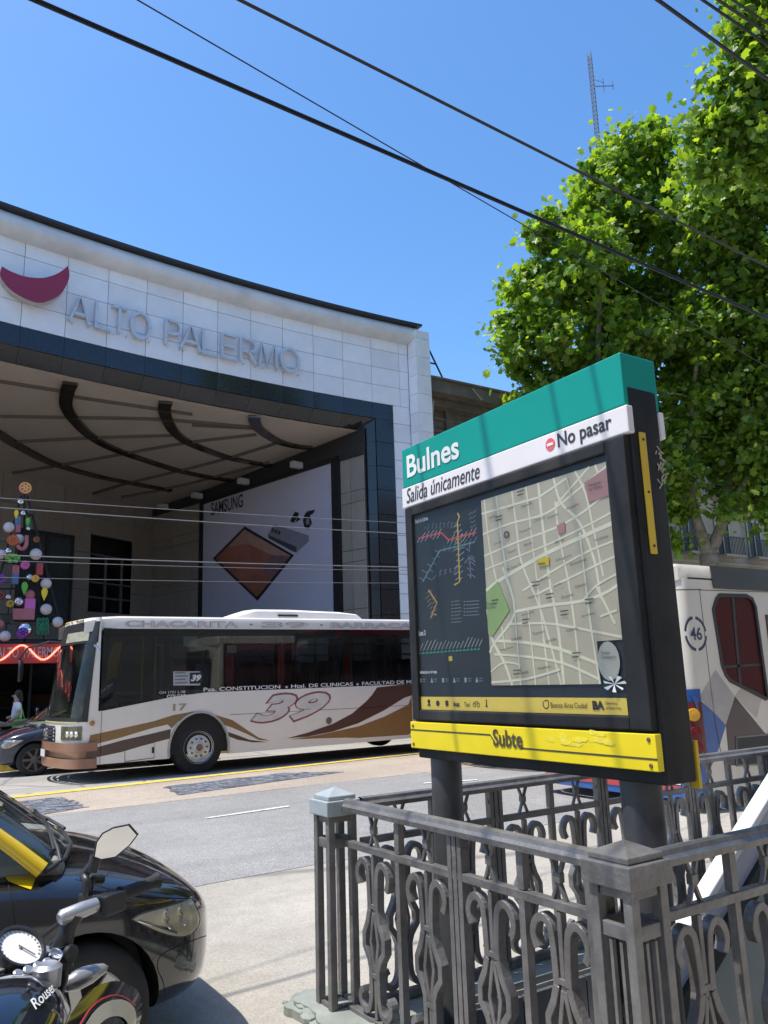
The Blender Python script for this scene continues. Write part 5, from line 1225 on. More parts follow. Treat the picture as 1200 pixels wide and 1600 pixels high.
    for c in ((284, 1430), (262, 1436)):
        h = bvh.ray_cast(CPOS, ray(*c))
        if h[0] is None: continue
        for s in (1, -1):
            p = h[0]; p = V(p.x, p.y if s == 1 else 2*py_-p.y, p.z); b = MB(); b.lathe([(.044, .008), (.040, .011), (.034, .004), (.018, .0), (.012, .006), (.0, .009)], p, V(.75, -.6*s, .25), 20); b.build('lamp_bulb', CHROME, car, smooth=40)
    SE = mat('panel_gap', (.003, .003, .003), .8)
    line([(190, 1400), (240, 1420), (206, 1437)], .0022, .0, 'panel_gap', SE); line([(118, 1374), (150, 1383), (205, 1398), (262, 1403), (298, 1404)], .0025, 0, 'panel_gap', SE)
    line([(258, 1595), (256, 1540), (246, 1512), (255, 1490), (300, 1470), (322, 1462)], .0022, .0, 'panel_gap', SE)
    line([(0, 1362), (12, 1380), (19, 1410), (24, 1460), (26, 1520)], .003, 0, 'panel_gap', SE)
    line([(150, 1380), (210, 1340), (250, 1355), (285, 1390)], .002, .0, 'panel_gap', SE, False)
    # greenhouse
    base = [(-.16, .74, .865), (-.06, .62, .882), (.02, .35, .895), (.045, 0, .90)]; base = base+[(x, -y, z) for x, y, z in base[-2::-1]]
    top = [(-.80, .575, 1.335), (-.76, .5, 1.365), (-.72, .28, 1.39), (-.70, 0, 1.40)]; top = top+[(x, -y, z) for x, y, z in top[-2::-1]]
    g = []
    for k in range(7):
        t = k/6; g.append([P(a[0]+(c[0]-a[0])*t, a[1]+(c[1]-a[1])*t, a[2]+(c[2]-a[2])*t+.03*math.sin(math.pi*t)) for a, c in zip(base, top)])
    b = MB(); b.grid(g); ws = b.build('windscreen', CGLASS, car, smooth=40)
    b = MB(); b.tube([p+V(.012, 0, -.008) for p in g[0]], .010, 8); b.build('cowl_trim', TRIM, car)
    for s in (1, -1):
        b = MB(); i = 0 if s == 1 else -1
        b.tube([r_[i] for r_ in g], [.034, .032, .03, .03, .03, .03, .03], 8); b.build('front_pillar', TYEL, car, smooth=60)
    rt = [(-2.0, .57, 1.33), (-2.04, .5, 1.355), (-2.08, .28, 1.375), (-2.1, 0, 1.38)]; rt = rt+[(x, -y, z) for x, y, z in rt[-2::-1]]
    rb = [(-2.5, .70, .92), (-2.58, .58, .94), (-2.63, .3, .955), (-2.65, 0, .96)]; rb = rb+[(x, -y, z) for x, y, z in rb[-2::-1]]
    b = MB(); rows = []
    for k in range(9):
        t = k/8; rows.append([P(a[0]+(c[0]-a[0])*t, a[1]+(c[1]-a[1])*t, a[2]+(c[2]-a[2])*t+.05*math.sin(math.pi*t)) for a, c in zip(top, rt)])
    b.grid(rows); b.build('roof', TYEL, car, smooth=60)
    b = MB(); b.grid([[P(a[0]+(c[0]-a[0])*t, a[1]+(c[1]-a[1])*t, a[2]+(c[2]-a[2])*t) for a, c in zip(rt, rb)] for t in (0, .5, 1)]); b.build('rear_window', CGLASS, car, smooth=60)
    for s in (1, -1):
        A = [(-.16, .74, .86), (-2.5, .70, .92), (-2.0, .57, 1.335), (-.80, .575, 1.335)]
        q = [P(x, y*s, z) for x, y, z in A]; b = MB(); b.poly(q); b.build('side_window', CGLASS, car)
        b = MB(); b.bar(P(-1.25, .735*s, .87), P(-1.3, .58*s, 1.34), .07, .02, Y); b.bar(P(-2.42, .705*s, .92), P(-1.98, .575*s, 1.33), .14, .03, Y); b.bar(q[3], q[2], .04, .04, Y)
        b.build('pillar', TYEL, car)
        b = MB(); c = P(-.62, .93*s, .93); b.ball(c, .1, 14, 0, (.6, 1.05, .72)); b.build('door_mirror', PAINT, car, smooth=60)
    surf([(-20, 1334), (0, 1340), (30, 1351), (58, 1362), (53, 1379), (48, 1391), (30, 1385), (12, 1378), (0, 1360), (-20, 1350)], .004, 'yellow_door_corner', TYEL, step=5)
    # wipers
    def on_ws(u, t, off=.006):
        i = u*(len(base)-1); k = min(int(i), len(base)-2); f = i-k
        a = V(*base[k])*(1-f)+V(*base[k+1])*f; c = V(*top[k])*(1-f)+V(*top[k+1])*f; p = a+(c-a)*t
        return P(p.x+off, p.y, p.z+off+.03*math.sin(math.pi*t))
    b = MB(); b.tube([on_ws(.90, -.02, .012), on_ws(.84, .04, .014), on_ws(.70, .11)], .008, 6); b.tube([on_ws(.84, .05), on_ws(.74, .10), on_ws(.62, .14), on_ws(.50, .17)], .007, 6); b.build('wiper', TRIM, car, smooth=60); b = MB()
    b.tube([on_ws(.50, -.02, .012), on_ws(.42, .04, .014), on_ws(.28, .10)], .008, 6); b.tube([on_ws(.46, .06), on_ws(.34, .10), on_ws(.22, .13), on_ws(.10, .15)], .007, 6)
    b.build('wiper', TRIM, car, smooth=60)
    b = MB(); b.box(P(-1.0, -.68, .80), P(-.05, .68, .895)); b.build('dashboard', mat('dash_dark', (.20, .21, .19), .7), car, bevel=.04)
    for s in (1, -1):
        for x in (-1.25, -2.15):
            b = MB(); b.box(P(x-.22, s*.36-.25, .62), P(x+.25, s*.36+.25, .78)); b.box(P(x-.32, s*.36-.24, .7), P(x-.17, s*.36+.24, 1.22)); b.build('seat', mat('seat_grey', (.12, .12, .12), .8), car, bevel=.05)
    b = MB(); b.lathe([(.17, 0), (.185, .012), (.17, .024), (.16, .012), (.17, 0)], P(-.62, .36, .92), V(-1, 0, .5), 20); b.build('steering_wheel', TRIM, car)
    # wheels
    for x in (0, -2.44):
        for s in (-1, 1):
            c = P(x, s*.81, .285); ax = Y*s; b = MB()
            b.lathe([(.19, .0), (.205, .01), (.25, .008), (.278, -.01), (.288, -.04), (.288, -.15), (.27, -.175), (.19, -.17)], c, ax, 36); w = b.build('wheel', RUB, car, smooth=40)
            b = MB(); b.lathe([(.195, .004), (.188, .006), (.18, -.012), (.17, -.03), (.16, -.12)], c, ax, 36); b.lathe([(.055, .006), (.045, .014), (0, .016)], c, ax, 18)
            for k in range(7):
                a = 2*math.pi*k/7; u = V(math.cos(a), 0, math.sin(a)); v = ax.cross(u); b.obox(Vector(c)+u*.112+ax*.0, u*.075, v*(.022), ax*.008)
            b.build('rim', mat('hubcap_silver', (.50, .49, .45), .35, .4), w, smooth=30)
            b = MB(); b.lathe([(.185, -.05), (0, -.05)], c, ax, 24); b.build('brake_disc', TRIM, w)
    b = MB(); b.box(P(-3.36, -.26, .55), P(-3.34, .26, .66)); b.build('number_plate', mat('plate_white', (.7, .7, .68)), car)
    b = MB(); b.box(P(.665, -.30, .36), P(.69, .30, .44)); b.build('grille', TRIM, car, bevel=.01)
    return car
TCX, TCY = .83, 4.44
taxi = make_car('taxi', 'glossy black taxi with yellow pillars parked in the foreground behind the motorcycle', TCX, TCY)
blue = copy_tree(taxi); blue.name = 'parked_car'
blue['label'] = 'dark blue car at the far kerb, half hidden by the bus'; blue['category'] = 'car'
NAVYP = mat('navy_paint', (.022, .028, .05), .15, coat=1, var=.1)
SPK = mat('dark_spoke', (.14, .14, .14), .35, .6)
swap = {'black_paint_gloss': NAVYP, 'taxi_yellow': NAVYP, 'hubcap_silver': SPK}
for ob in [blue]+list(blue.children_recursive):
    if ob.type == 'MESH' and any(m and m.name in swap for m in ob.data.materials):
        ob.data = ob.data.copy()
        for i, m in enumerate(ob.data.materials):
            if m and m.name in swap: ob.data.materials[i] = swap[m.name]
    if ob.name.startswith('yellow_door_corner'): ob.name = 'door_corner'
blue.rotation_euler.z = math.pi
blue.location = (2.86, 17.95, -.075); blue.scale = (1.08, 1.0, 1.08)
# ------------------------------------------------------------------ motorcycles
def make_moto(label):
    mo = thing('motorcycle', label, 'motorcycle', (.345, 1.75, 0), 'motorcycles parked by the kerbs')
    MBLK = mat('tank_black', (.008, .010, .016), .1, coat=1, var=.2); CH = CHROME; SATIN = mat('satin_black', (.02, .02, .021), .4, var=.3, scale=20)
    SILV = mat('silver_cast', (.42, .42, .43), .35, .6, var=.15)
    cx_ = .345
    st = [(2.06, .085, .81, .90), (2.02, .135, .78, .96), (1.93, .17, .75, .995), (1.80, .178, .74, 1.0), (1.64, .16, .74, .975), (1.48, .13, .74, .91), (1.40, .08, .75, .84)]
    rows = []
    for y, w, z0, z1 in st:
        h = [(0, z0), (w*.8, z0), (w, z0+(z1-z0)*.35), (w*.93, z0+(z1-z0)*.68), (w*.55, z1-.012), (0, z1)]
        rows.append([V(cx_+x, y, z) for x, z in h]+[V(cx_-x, y, z) for x, z in h[-2:0:-1]])
    b = MB(); b.grid(rows, close=True); b.poly(rows[0]); b.poly(rows[-1]); tank = b.build('fuel_tank', MBLK, mo, sub=2, smooth=180)
    b = MB(); b.lathe([(.045, 0), (.045, .012), (.035, .018), (0, .018)], (cx_, 1.73, .975), Z, 20); b.build('filler_cap', SILV, tank, smooth=40)
    # shrouds
    for s in (1, -1):
        out = [(1.70, .79), (1.82, .875), (1.98, .915), (2.12, .90), (2.21, .85), (2.23, .78), (2.16, .68), (1.95, .68), (1.78, .72)]
        b = MB(); c2 = []; pts = []
        def sx(y, z): return cx_+s*(.172+.05*max(0, (y-1.7))/.55-.06*((z-.80)/.14)**2)
        b2 = smoothpath([Vector(p) for p in out+[out[0]]], 3)[:-1]; tri = geometry.tessellate_polygon([[Vector((p.x, p.y, 0)) for p in b2]])
        n = len(b2); ctr = V(sx(2.0, .82)+s*.0, 2.0, .82)
        rings = [[V(sx(2.0+(p.x-2.0)*k, .82+(p.y-.82)*k), 2.0+(p.x-2.0)*k, .82+(p.y-.82)*k) for p in b2] for k in (1, .75, .5, .25)]
        b.grid(rings, close=True); b.add([ctr]+rings[-1], [(0, i+1, (i+1) % n+1) for i in range(n)])
        sh = b.build('tank_shroud', MBLK, mo, smooth=60)
        def band(name, pts, m, off):
            b = MB(); P = smoothpath([Vector(p) for p in pts], 4); L_ = [V(sx(p.x, p.y+.0)+s*off, p.x, p.y) for p in P]
            b.tube(L_, .0022, 6); b.build(name, m, sh)
        cb = MB(); top_ = smoothpath([Vector(p) for p in ((1.80, .842), (1.98, .882), (2.10, .868), (2.175, .82), (2.185, .76))], 5); lo_ = smoothpath([Vector(p) for p in ((1.80, .822), (1.98, .855), (2.075, .842), (2.135, .80), (2.142, .74))], 5)
        cb.grid([[V(sx(p.x, p.y)+s*.004, p.x, p.y) for p in top_], [V(sx(p.x, p.y)+s*.004, p.x, p.y) for p in lo_]]); cb.build('cream_band', mat('band_cream', (.66, .58, .40), .25, coat=.6, var=.05), sh, smooth=60)
        band('red_pinstripe', [(1.80, .848), (1.98, .890), (2.105, .875), (2.182, .825)], mat('pinstripe_red', (.35, .03, .04), .3), .002)
        band('red_pinstripe', [(1.84, .72), (2.0, .72), (2.14, .70)], mat('pinstripe_red', (.35, .03, .04)), .002)
        b = MB(); b.add([V(sx(y, z)+s*.004, y, z) for y, z in ((1.74, .80), (1.86, .86), (2.06, .80), (2.04, .73), (1.84, .745))], [(0, 1, 2, 3, 4)]); b.build('shroud_graphic', mat('graphic_black', (.015, .015, .018), .2, coat=.6), sh)
    # lettering along the tank front edge
    bpy.context.view_layer.update(); dgm = bpy.context.evaluated_depsgraph_get(); te = tank.evaluated_get(dgm); tme = te.to_mesh()
    tb = BVHTree.FromPolygons([v.co+mo.location for v in tme.vertices], [tuple(p.vertices) for p in tme.polygons]); te.to_mesh_clear()
    def drape(pts_fn, polys, name, m, off=.003):
        b = MB(); P_ = []
        for q in pts_fn:
            h = tb.ray_cast(q[0], q[1]); P_.append(h[0]+h[1]*off*(1 if h[1].dot(q[1]) < 0 else -1) if h[0] is not None else q[0])
        b.add(P_, polys); b.build(name, m, tank)
    tv, tf = text_mesh('Rouser', .012, .35); x1_ = max(p[0] for p in tv)
    # lettering follows the tank's right front shoulder
    def lay(p):
        u = p[0]/x1_; v = p[1]; x = cx_+.125-.042*v; y = 1.815+.13*u
        o2 = V(x+.35, y, 1.30); return (o2, (V(x, y, .955)-o2).normalized())
    drape([lay(p) for p in tv], tf, 'tank_lettering', mat('print_white', (.7, .7, .68)))
    for s in (1, -1):
        n_ = 12; G_ = []
        for i in range(n_+1):
            y = 1.55+.42*i/n_; zt2 = .84+.06*math.sin(math.pi*.5*i/n_); zb3 = .76+.01*i/n_
            for j in range(5): z = zb3+(zt2-zb3)*j/4*max(.04, min(1, i/3)); G_.append((V(cx_+s*.6, y, z), V(-s, 0, 0)))
        drape(G_, [(i*5+j, (i+1)*5+j, (i+1)*5+j+1, i*5+j+1) for i in range(n_) for j in range(4)], 'flank_panel', mat('band_cream', (.66, .58, .40)), .002)
    body_parts = list(mo.children_recursive)
    # steering assembly turned to the left
    A = V(.86, .51, 0).normalized(); Fw = V(-.51, .86, 0); H = V(.352, 2.10, 0)
    pt = lambda a, f, z: H+A*a+Fw*f+Z*z
    b = MB(); b.obox(pt(0, .02, .945), A*.125, Fw*.04, Z*.014); b.build('triple_clamp', SATIN, mo, bevel=.006)
    for s in (1, -1):
        b = MB(); b.tube([pt(s*.10, .0, 1.0), pt(s*.10, .0, .93), pt(s*.10, .12, .60), pt(s*.10, .22, .30)], [.024, .024, .024, .03], 12); b.build('fork_leg', SATIN if s else 0, mo, smooth=50)
        b = MB(); b.tube([pt(s*.105, .0, .95), pt(s*.108, -.0, 1.0), pt(s*.118, -.005, 1.035), pt(s*.13, -.012, 1.06)], [.030, .024, .020, .022], 12); b.lathe([(.02, -.0), (.02, .012), (.0, .016)], pt(s*.10, -.03, .985), -Fw, 10)
        b.build('handlebar_riser', SATIN, mo, smooth=50)
        b = MB(); b.tube([pt(s*.092, -.002, 1.058), pt(s*.10, -.004, 1.06), pt(s*.15, -.018, 1.067), pt(s*.185, -.025, 1.07)], [.012, .019, .019, .017], 12); b.build('handlebar_clamp', SILV, mo, smooth=50)
        b = MB(); b.tube([pt(s*.19, -.025, 1.07), pt(s*.36, -.05, 1.085)], .0125, 8); b.build('handlebar_tube', SATIN, mo)
        b = MB(); b.tube([pt(s*.255, -.034, 1.076), pt(s*.27, -.036, 1.077), pt(s*.36, -.049, 1.085), pt(s*.372, -.051, 1.086), pt(s*.376, -.052, 1.086)], [.021, .0165, .0165, .021, .012], 12); b.build('grip', mat('grip_rubber', (.018, .018, .018), .7, bump=.4, bscale=120), mo, smooth=50)
        b = MB(); b.obox(pt(s*.222, -.03, 1.066), A*.034, Fw*.026, Z*.024); b.obox(pt(s*.205, .01, 1.072), A*.02, Fw*.03, Z*.018); b.tube([pt(s*.20, .02, 1.10), pt(s*.22, .03, 1.115), pt(s*.25, .02, 1.11)], .014, 8); b.build('switch_housing', SATIN, mo, bevel=.006)
        b = MB(); b.tube([pt(s*.19, .035, 1.062), pt(s*.25, .045, 1.045), pt(s*.33, .03, 1.05), pt(s*.37, .02, 1.058)], [.008, .007, .006, .008], 7); b.build('brake_lever' if s == 1 else 'clutch_lever', SATIN, mo, smooth=50)
        b = MB(); b.lathe([(.0, .0), (.016, .01), (.024, .04), (.022, .075), (.012, .11), (0, .122)], pt(s*.155, .05, .885), (A*s*.9+Fw*-.3+Z*.12), 14); b.tube([pt(s*.11, .06, .88), pt(s*.165, .05, .887)], .01, 6); b.build('turn_signal', mat('signal_silver', (.40, .40, .40), .25, .5), mo, smooth=50)
    # mirrors: stalk, dark shell, glass
    def mir(px, c_off, s):
        b = MB(); yq = 2.20
        pts = [at(x, y, 'y', yq) for x, y in px]
        if s == -1: pts = [V(2*H.x-p.x, p.y-.28, p.z) for p in pts][::-1]
        c = sum(pts, V(0, 0, 0))/len(pts)
        N_ = V(-.25*(1 if s == 1 else -1), -1, .12).normalized()
        b.add([c+(p-c)*.93+N_*.001 for p in pts], [tuple(range(len(pts)))]); gm = b
        b = MB(); n = len(pts); b.grid([[p for p in pts], [c+(p-c)*1.03-N_*.012 for p in pts], [c+(p-c)*.8-N_*.035 for p in pts]], close=True); b.poly([c+(p-c)*.8-N_*.035 for p in pts]); b.add([c+(p-c)*.99-N_*.001 for p in pts], [tuple(range(n))])
        sh = b.build('mirror_shell', SATIN, mo, smooth=40); gm.build('mirror_glass', mat('mirror_silver', (.78, .78, .78), .06, 1, var=.02), sh)
        low = min(pts, key=lambda p: p.z+abs(p.x-H.x)*.6)
        b = MB(); a = pt(s*.185, .01, 1.09); e = low-N_*.02; b.tube(smoothpath([a, a+V(0, 0, .03), (a+e)/2+V(-.012*s, .01, .0), e+V(-.006*s, 0, -.02), e+(c-low)*.2], 4), [.011]*17, 8); b.tube([e-V(.004*s, 0, .035), e+(c-low)*.12], .015, 8); b.build('mirror_stalk', SATIN, mo, smooth=60)
    hexa = [(146, 1340), (150, 1316), (160, 1302), (177, 1293), (202, 1288), (216, 1304), (203, 1321), (180, 1340), (157, 1344)]
    mir(hexa, 0, 1); mir(hexa, 0, -1)
    # gauges
    gN = (-Fw*.62+Z*.80).normalized()
    def dial(c, r, face, bez):
        b = MB(); b.lathe([(r*1.12, -.045), (r*1.14, .0), (r*1.10, .010), (r*.98, .010), (r*.95, .002)], c, gN, 28); d = b.build('gauge_housing', bez, mo, smooth=40)
        b = MB(); b.lathe([(r*.96, .002), (0, .002)], c, gN, 28); b.build('gauge_face', face, d)
        u = A; v = gN.cross(u).normalized()
        b = MB()
        for k in range(21):
            a = R(225-k*13.5); q = u*math.cos(a)+v*math.sin(a); b.obox(c+q*r*.85+gN*.0035, q*r*.05, gN.cross(q)*r*(.010 if k % 2 else .018), gN*.0006)
        q = u*math.cos(R(-60))+v*math.sin(R(-60)); b.obox(c+q*r*.3+gN*.006, q*r*.42, gN.cross(q)*r*.025, gN*.001); b.lathe([(r*.09, .004), (0, .008)], c, gN, 10)
        b.build('gauge_marks', mat('gauge_ink', (.25, .22, .21), .5), d)
    WF = mat('gauge_white', (.82, .82, .80), .4)
    dial(pt(.004, .02, 1.018), .052, WF, SATIN); dial(pt(.055, -.035, .992), .014, WF, CH)
    b = MB(); b.obox(pt(0.01, .06, .985), A*.095, Fw*.055, gN*.014); b.build('gauge_panel', SILV, mo, bevel=.012)
    for k in range(4):
        b = MB(); b.lathe([(.012, 0), (.012, .01), (.009, .012), (0, .012)], pt(-.055+k*.026, -.045, .985), gN, 12); b.build('warning_lamp', SILV, mo)
    b = MB(); b.lathe([(.0, -.02), (.03, -.02), (.032, .02), (.022, .028), (.012, .024), (0, .024)], pt(.0, -.075, .972), Z, 16); b.build('ignition_lock', SILV, mo, smooth=40)
    b = MB(); b.lathe([(0, -.09), (.05, -.08), (.085, -.03), (.09, .02), (.085, .03)], pt(0, .22, .88), Fw, 20); hl = b.build('headlamp', SATIN, mo, smooth=50)
    b = MB(); b.lathe([(.085, .03), (.05, .05), (0, .056)], pt(0, .22, .88), Fw, 20); b.build('headlamp_lens', glass('lamp_lens', (.95, .95, .93)), hl, smooth=50)
    b = MB(); b.tube([pt(.02, .03, .99), pt(.10, .12, .96), pt(.06, .15, .85), pt(.02, .05, .75)], .006, 6); b.tube([pt(.20, .04, 1.06), pt(.12, .12, .98), pt(.05, .10, .8)], .006, 6); b.tube([pt(.205, .04, 1.05), pt(.16, .16, .92), pt(.09, .15, .75)], .005, 6); b.build('control_cable', SATIN, mo, smooth=60)
    steer_parts = set(mo.children_recursive)-set(body_parts)
    # frame, engine, seat, wheels
    b = MB(); b.box((cx_-.14, 1.5, .30), (cx_+.14, 1.95, .62)); b.box((cx_-.10, 1.62, .6), (cx_+.10, 1.92, .78)); b.build('engine', mat('engine_grey', (.10, .10, .10), .5, .5), mo, bevel=.03)
    b = MB(); rows = []
    for y, w, z in ((1.44, .09, .84), (1.3, .13, .80), (1.05, .14, .80), (.85, .11, .84), (.68, .07, .88)): rows.append([V(cx_-w, y, z-.06), V(cx_-w*.9, y, z), V(cx_, y, z+.015), V(cx_+w*.9, y, z), V(cx_+w, y, z-.06)])
    b.grid(rows); b.build('seat', mat('seat_vinyl', (.02, .02, .02), .6), mo, smooth=60)
    b = MB(); b.bar((cx_, 1.4, .75), (cx_, .55, .84), .18, .08); b.bar((cx_, 1.45, .70), (cx_, 1.5, .35), .2, .1); b.bar((cx_-.12, 1.5, .38), (cx_-.12, .98, .32), .03, .06); b.bar((cx_+.12, 1.5, .38), (cx_+.12, .98, .32), .03, .06); b.build('frame', SATIN, mo, bevel=.01)
    def mw(c, ax, r):
        b = MB(); b.lathe([(r-.06, -.05), (r-.02, -.06), (r, -.02), (r, .02), (r-.02, .06), (r-.06, .05), (r-.06, -.05)], c, ax, 32); w = b.build('wheel', RUB, mo, smooth=50); b = MB(); b.lathe([(r-.055, -.03), (r-.08, 0), (r-.055, .03)], c, ax, 32); ax = Vector(ax); u0 = ax.orthogonal().normalized()
        for k in range(6): a = k*math.pi/3; q = u0*math.cos(a)+ax.cross(u0)*math.sin(a); b.obox(Vector(c)+q*(r-.08)*.5, q*(r-.08)*.5, ax.cross(q)*.018, ax*.015)
        b.lathe([(.04, -.05), (.04, .05)], c, ax, 12, 0, True); b.build('rim', SATIN, w)
    mw(V(cx_, .98, .30), X, .30); rear_parts = set(mo.children_recursive)-steer_parts; mw(pt(0, .26, .30), A, .30); fw_parts = set(mo.children_recursive)-rear_parts-steer_parts
    b = MB(); b.grid([[pt(x, .26+math.cos(R(a))*.325, .30+math.sin(R(a))*.325) for x in (-.06, -.03, .03, .06)] for a in range(20, 160, 10)]); fw_parts.add(b.build('front_mudguard', MBLK, mo, smooth=60))
    b = MB(); b.tube([(cx_-.12, 1.45, .3), (cx_-.28, 1.38, .0)], .012, 6); b.build('side_stand', SATIN, mo)
    b = MB(); b.box((cx_-.05, .50, .80), (cx_+.05, .56, .88)); b.build('tail_lamp', mat('tail_red', (.4, .02, .02), .25), mo, bevel=.01)
    piv = V(H.x, H.y, 0)-V(mo.location.x, mo.location.y, 0); T = Matrix.Translation(piv) @ Matrix.Rotation(R(-32), 4, 'Z') @ Matrix.Translation(-piv)
    for ob in mo.children_recursive:
        if ob not in steer_parts and ob not in fw_parts: ob.data.transform(T)
        if ob == tank or ob.parent == tank or ob.name.startswith('tank_shroud') or (ob.parent and ob.parent.name.startswith('tank_shroud')): ob.data.transform(Matrix.Translation((.035, .05, .02)))
    return mo
moto = make_moto('black motorcycle with round white gauge and angular mirror in the bottom left foreground')
for x, y, rz, lab in ((2.4, 20.4, 80, 'motorcycle parked on the far pavement, partly hidden by the dark blue car'),):
    m2 = copy_tree(moto); m2.location = (x, y, .045); m2.rotation_euler.z = R(rz); m2['label'] = lab
# ------------------------------------------------------------------ entrance banner and Christmas display
YN = 22.6
def pn(x, y, yy=YN): p = at(x, y, 'y', yy); return p
bn = thing('entrance_banner', 'red illuminated entrance banner with a wavy neon line over the doors', 'banner', (1.9, YN, 2.4))
l0, l1 = -3.0, pn(118, 1010).x
zt_, zb2 = pn(40, 1006).z, pn(40, 1036).z
b = MB(); b.box((l0, YN, zb2), (l1, YN+.5, zt_)); b.build('banner_panel', mat('banner_red', (.33, .045, .04), .45, var=.1, emit=((.5, .05, .04), .12)), bn)
b = MB(); P = []
for k in range(90): x = l0+(l1-l0)*k/89; P.append(V(x, YN-.05, (zt_+zb2)/2+.02+.19*math.sin((x-pn(34, 1010).x)*2*math.pi/1.06+math.pi*.5)))
b.tube(P, .022, 8); b.build('neon_tube', mat('neon_coral', (.9, .25, .18), .4, emit=((1, .22, .14), 2.6)), bn, smooth=60)
b = MB(); x0 = pn(-5, 1020).x; b.text('ALTO  PALERMO', (x0, YN-.005, zb2+.14), X, Z, -Y, w=pn(92, 1020).x-x0, h=.27, bold=.01, t=.01); b.build('banner_lettering', mat('letter_grey', (.45, .42, .42), .4), bn)
b = MB()
for x in (l0, l1-.3, (l0+l1)/2): b.box((x, YN+.1, .045), (x+.3, YN+.45, zb2))
b.box((l0, YN+.5, zb2+.1), (l1, 26.4, zt_-.1)); b.build('portal_frame', mat('portal_dark', (.06, .02, .03), .5), bn)
xt = thing('christmas_tree_display', 'tall Christmas tree display of coloured baubles, discs and boxes on a black frame', 'christmas tree', (pn(38, 1000).x, YN+.4, zt_))
yx = YN+.45
def pt_(x, y, d=0): return at(x, y, 'y', yx-d)
b = MB(); 
for (xa, ya), (xb, yb_) in (((38, 765), (38, 1004)), ((33, 775), (-28, 1004)), ((43, 775), (102, 1004))): b.bar(pt_(xa, ya), pt_(xb, yb_), .05, .05, Y)
for y in (800, 840, 880, 920, 960, 1000): hw = 5+(y-775)*.25; b.bar(pt_(38-hw, y), pt_(38+hw, y), .04, .04, Y); b.bar(pt_(38-hw*.5, y), pt_(38-hw*.5-5, min(1004, y+40)), .03, .03, Y); b.bar(pt_(38+hw*.5, y), pt_(38+hw*.5+5, min(1004, y+40)), .03, .03, Y)
b.build('frame', mat('display_black', (.012, .012, .014), .5), xt)
pxm = (pn(100, 900).x-pn(0, 900).x)/100
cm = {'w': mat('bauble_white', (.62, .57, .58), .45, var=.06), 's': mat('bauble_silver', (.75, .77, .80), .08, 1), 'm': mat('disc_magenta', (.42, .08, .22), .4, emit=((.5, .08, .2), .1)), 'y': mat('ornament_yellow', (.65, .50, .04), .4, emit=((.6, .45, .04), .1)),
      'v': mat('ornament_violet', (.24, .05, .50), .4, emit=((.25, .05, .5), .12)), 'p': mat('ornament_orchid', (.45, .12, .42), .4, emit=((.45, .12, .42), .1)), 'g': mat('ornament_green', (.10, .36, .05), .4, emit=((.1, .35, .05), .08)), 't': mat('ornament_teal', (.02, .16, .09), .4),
      'r': mat('ornament_red', (.42, .07, .07), .45, var=.2), 'o': mat('ornament_orange', (.60, .20, .03), .4), 'k': mat('ornament_pink', (.45, .15, .18), .5, var=.15, scale=6), 'b': mat('ornament_blue', (.10, .20, .36), .5, var=.2), 'd': mat('ornament_dark', (.03, .03, .035), .3)}
for x, y, r, c in ((14, 824, 9, 'w'), (56, 866, 10, 'w'), (2, 866, 8, 'w'), (72, 912, 9, 'w'), (72, 952, 9.5, 'w'), (90, 972, 9, 'w'), (8, 994, 9, 'w'), (47, 929, 8, 'k'), (30, 842, 8, 'w'), (32, 784, 6, 's'), (36, 802, 5, 's'), (46, 902, 6, 's'), (29, 940, 8, 's'), (38, 984, 13, 's'), (13, 933, 5, 's'), (13, 861, 6, 's'), (0, 975, 7, 'k'), (44, 826, 4, 's'), (48, 800, 7, 'd')):
    b = MB(); p = pt_(x, y, .25); b.ball(p, r*pxm, 20); b.build('bauble', cm[c], xt, smooth=180)
for x, y, r, c, c2 in ((39, 763, 10, 'm', 'y'), (20, 844, 9, 'o', 'r'), (39, 883, 7, 'p', 'm'), (2, 904, 8, 'v', 'd'), (16, 943, 6, 'y', 'd'), (35, 989, 9, 'v', 'd'), (55, 904, 6, 'y', 'o'), (0, 930, 8, 'r', 'd'), (57, 843, 5, 'o', 'd')):
    p = pt_(x, y, .42); rr = r*pxm; b = MB(); b.lathe([(rr, 0), (rr, .06), (rr*.9, .08), (0, .08)], p, -Y, 24); d = b.build('disc_ornament', cm[c], xt, smooth=40)
    b = MB(); b.lathe([(rr*.95, .085), (rr*.8, .085)], p, -Y, 24)
    for k in range(6): a = k*math.pi/3; q = V(math.cos(a), 0, math.sin(a)); b.obox(p-Y*.09+q*rr*.4, q*rr*.25, V(-q.z, 0, q.x)*rr*.1, Y*.008)
    b.build('disc_print', cm[c2], d)
for x0, y0, x1, y1, c in ((24, 806, 33, 820, 'b'), (24, 820, 33, 831, 'k'), (20, 883, 31, 896, 'k'), (19, 896, 30, 912, 'b'), (57, 880, 68, 898, 'r'), (39, 935, 56, 951, 'p'), (20, 951, 55, 968, 'k'), (57, 966, 76, 992, 't'), (44, 812, 49, 826, 't'), (4, 960, 18, 974, 'd')):
    a, c1 = pt_(x0, y1, .3), pt_(x1, y0, .3); b = MB(); b.box((a.x, a.y, a.z), (c1.x, a.y+.2, c1.z)); bx = b.build('gift_box', cm[c], xt, bevel=.015)
    if c == 't' and x1-x0 > 10:
        b = MB()
        for i in range(3):
            for j in range(3): px, py = x0+3.5+i*6, y1-2.5-j*8; q = pt_(px, py, .31); b.ribbon([(q.x-.05, q.z), (q.x-.04, q.z+.1), (q.x, q.z+.14), (q.x+.04, q.z+.1), (q.x+.05, q.z)], (0, q.y, 0), X, Z, -Y, .02, .02)
        b.build('arch_print', mat('print_green', (.05, .30, .16), .5), bx)
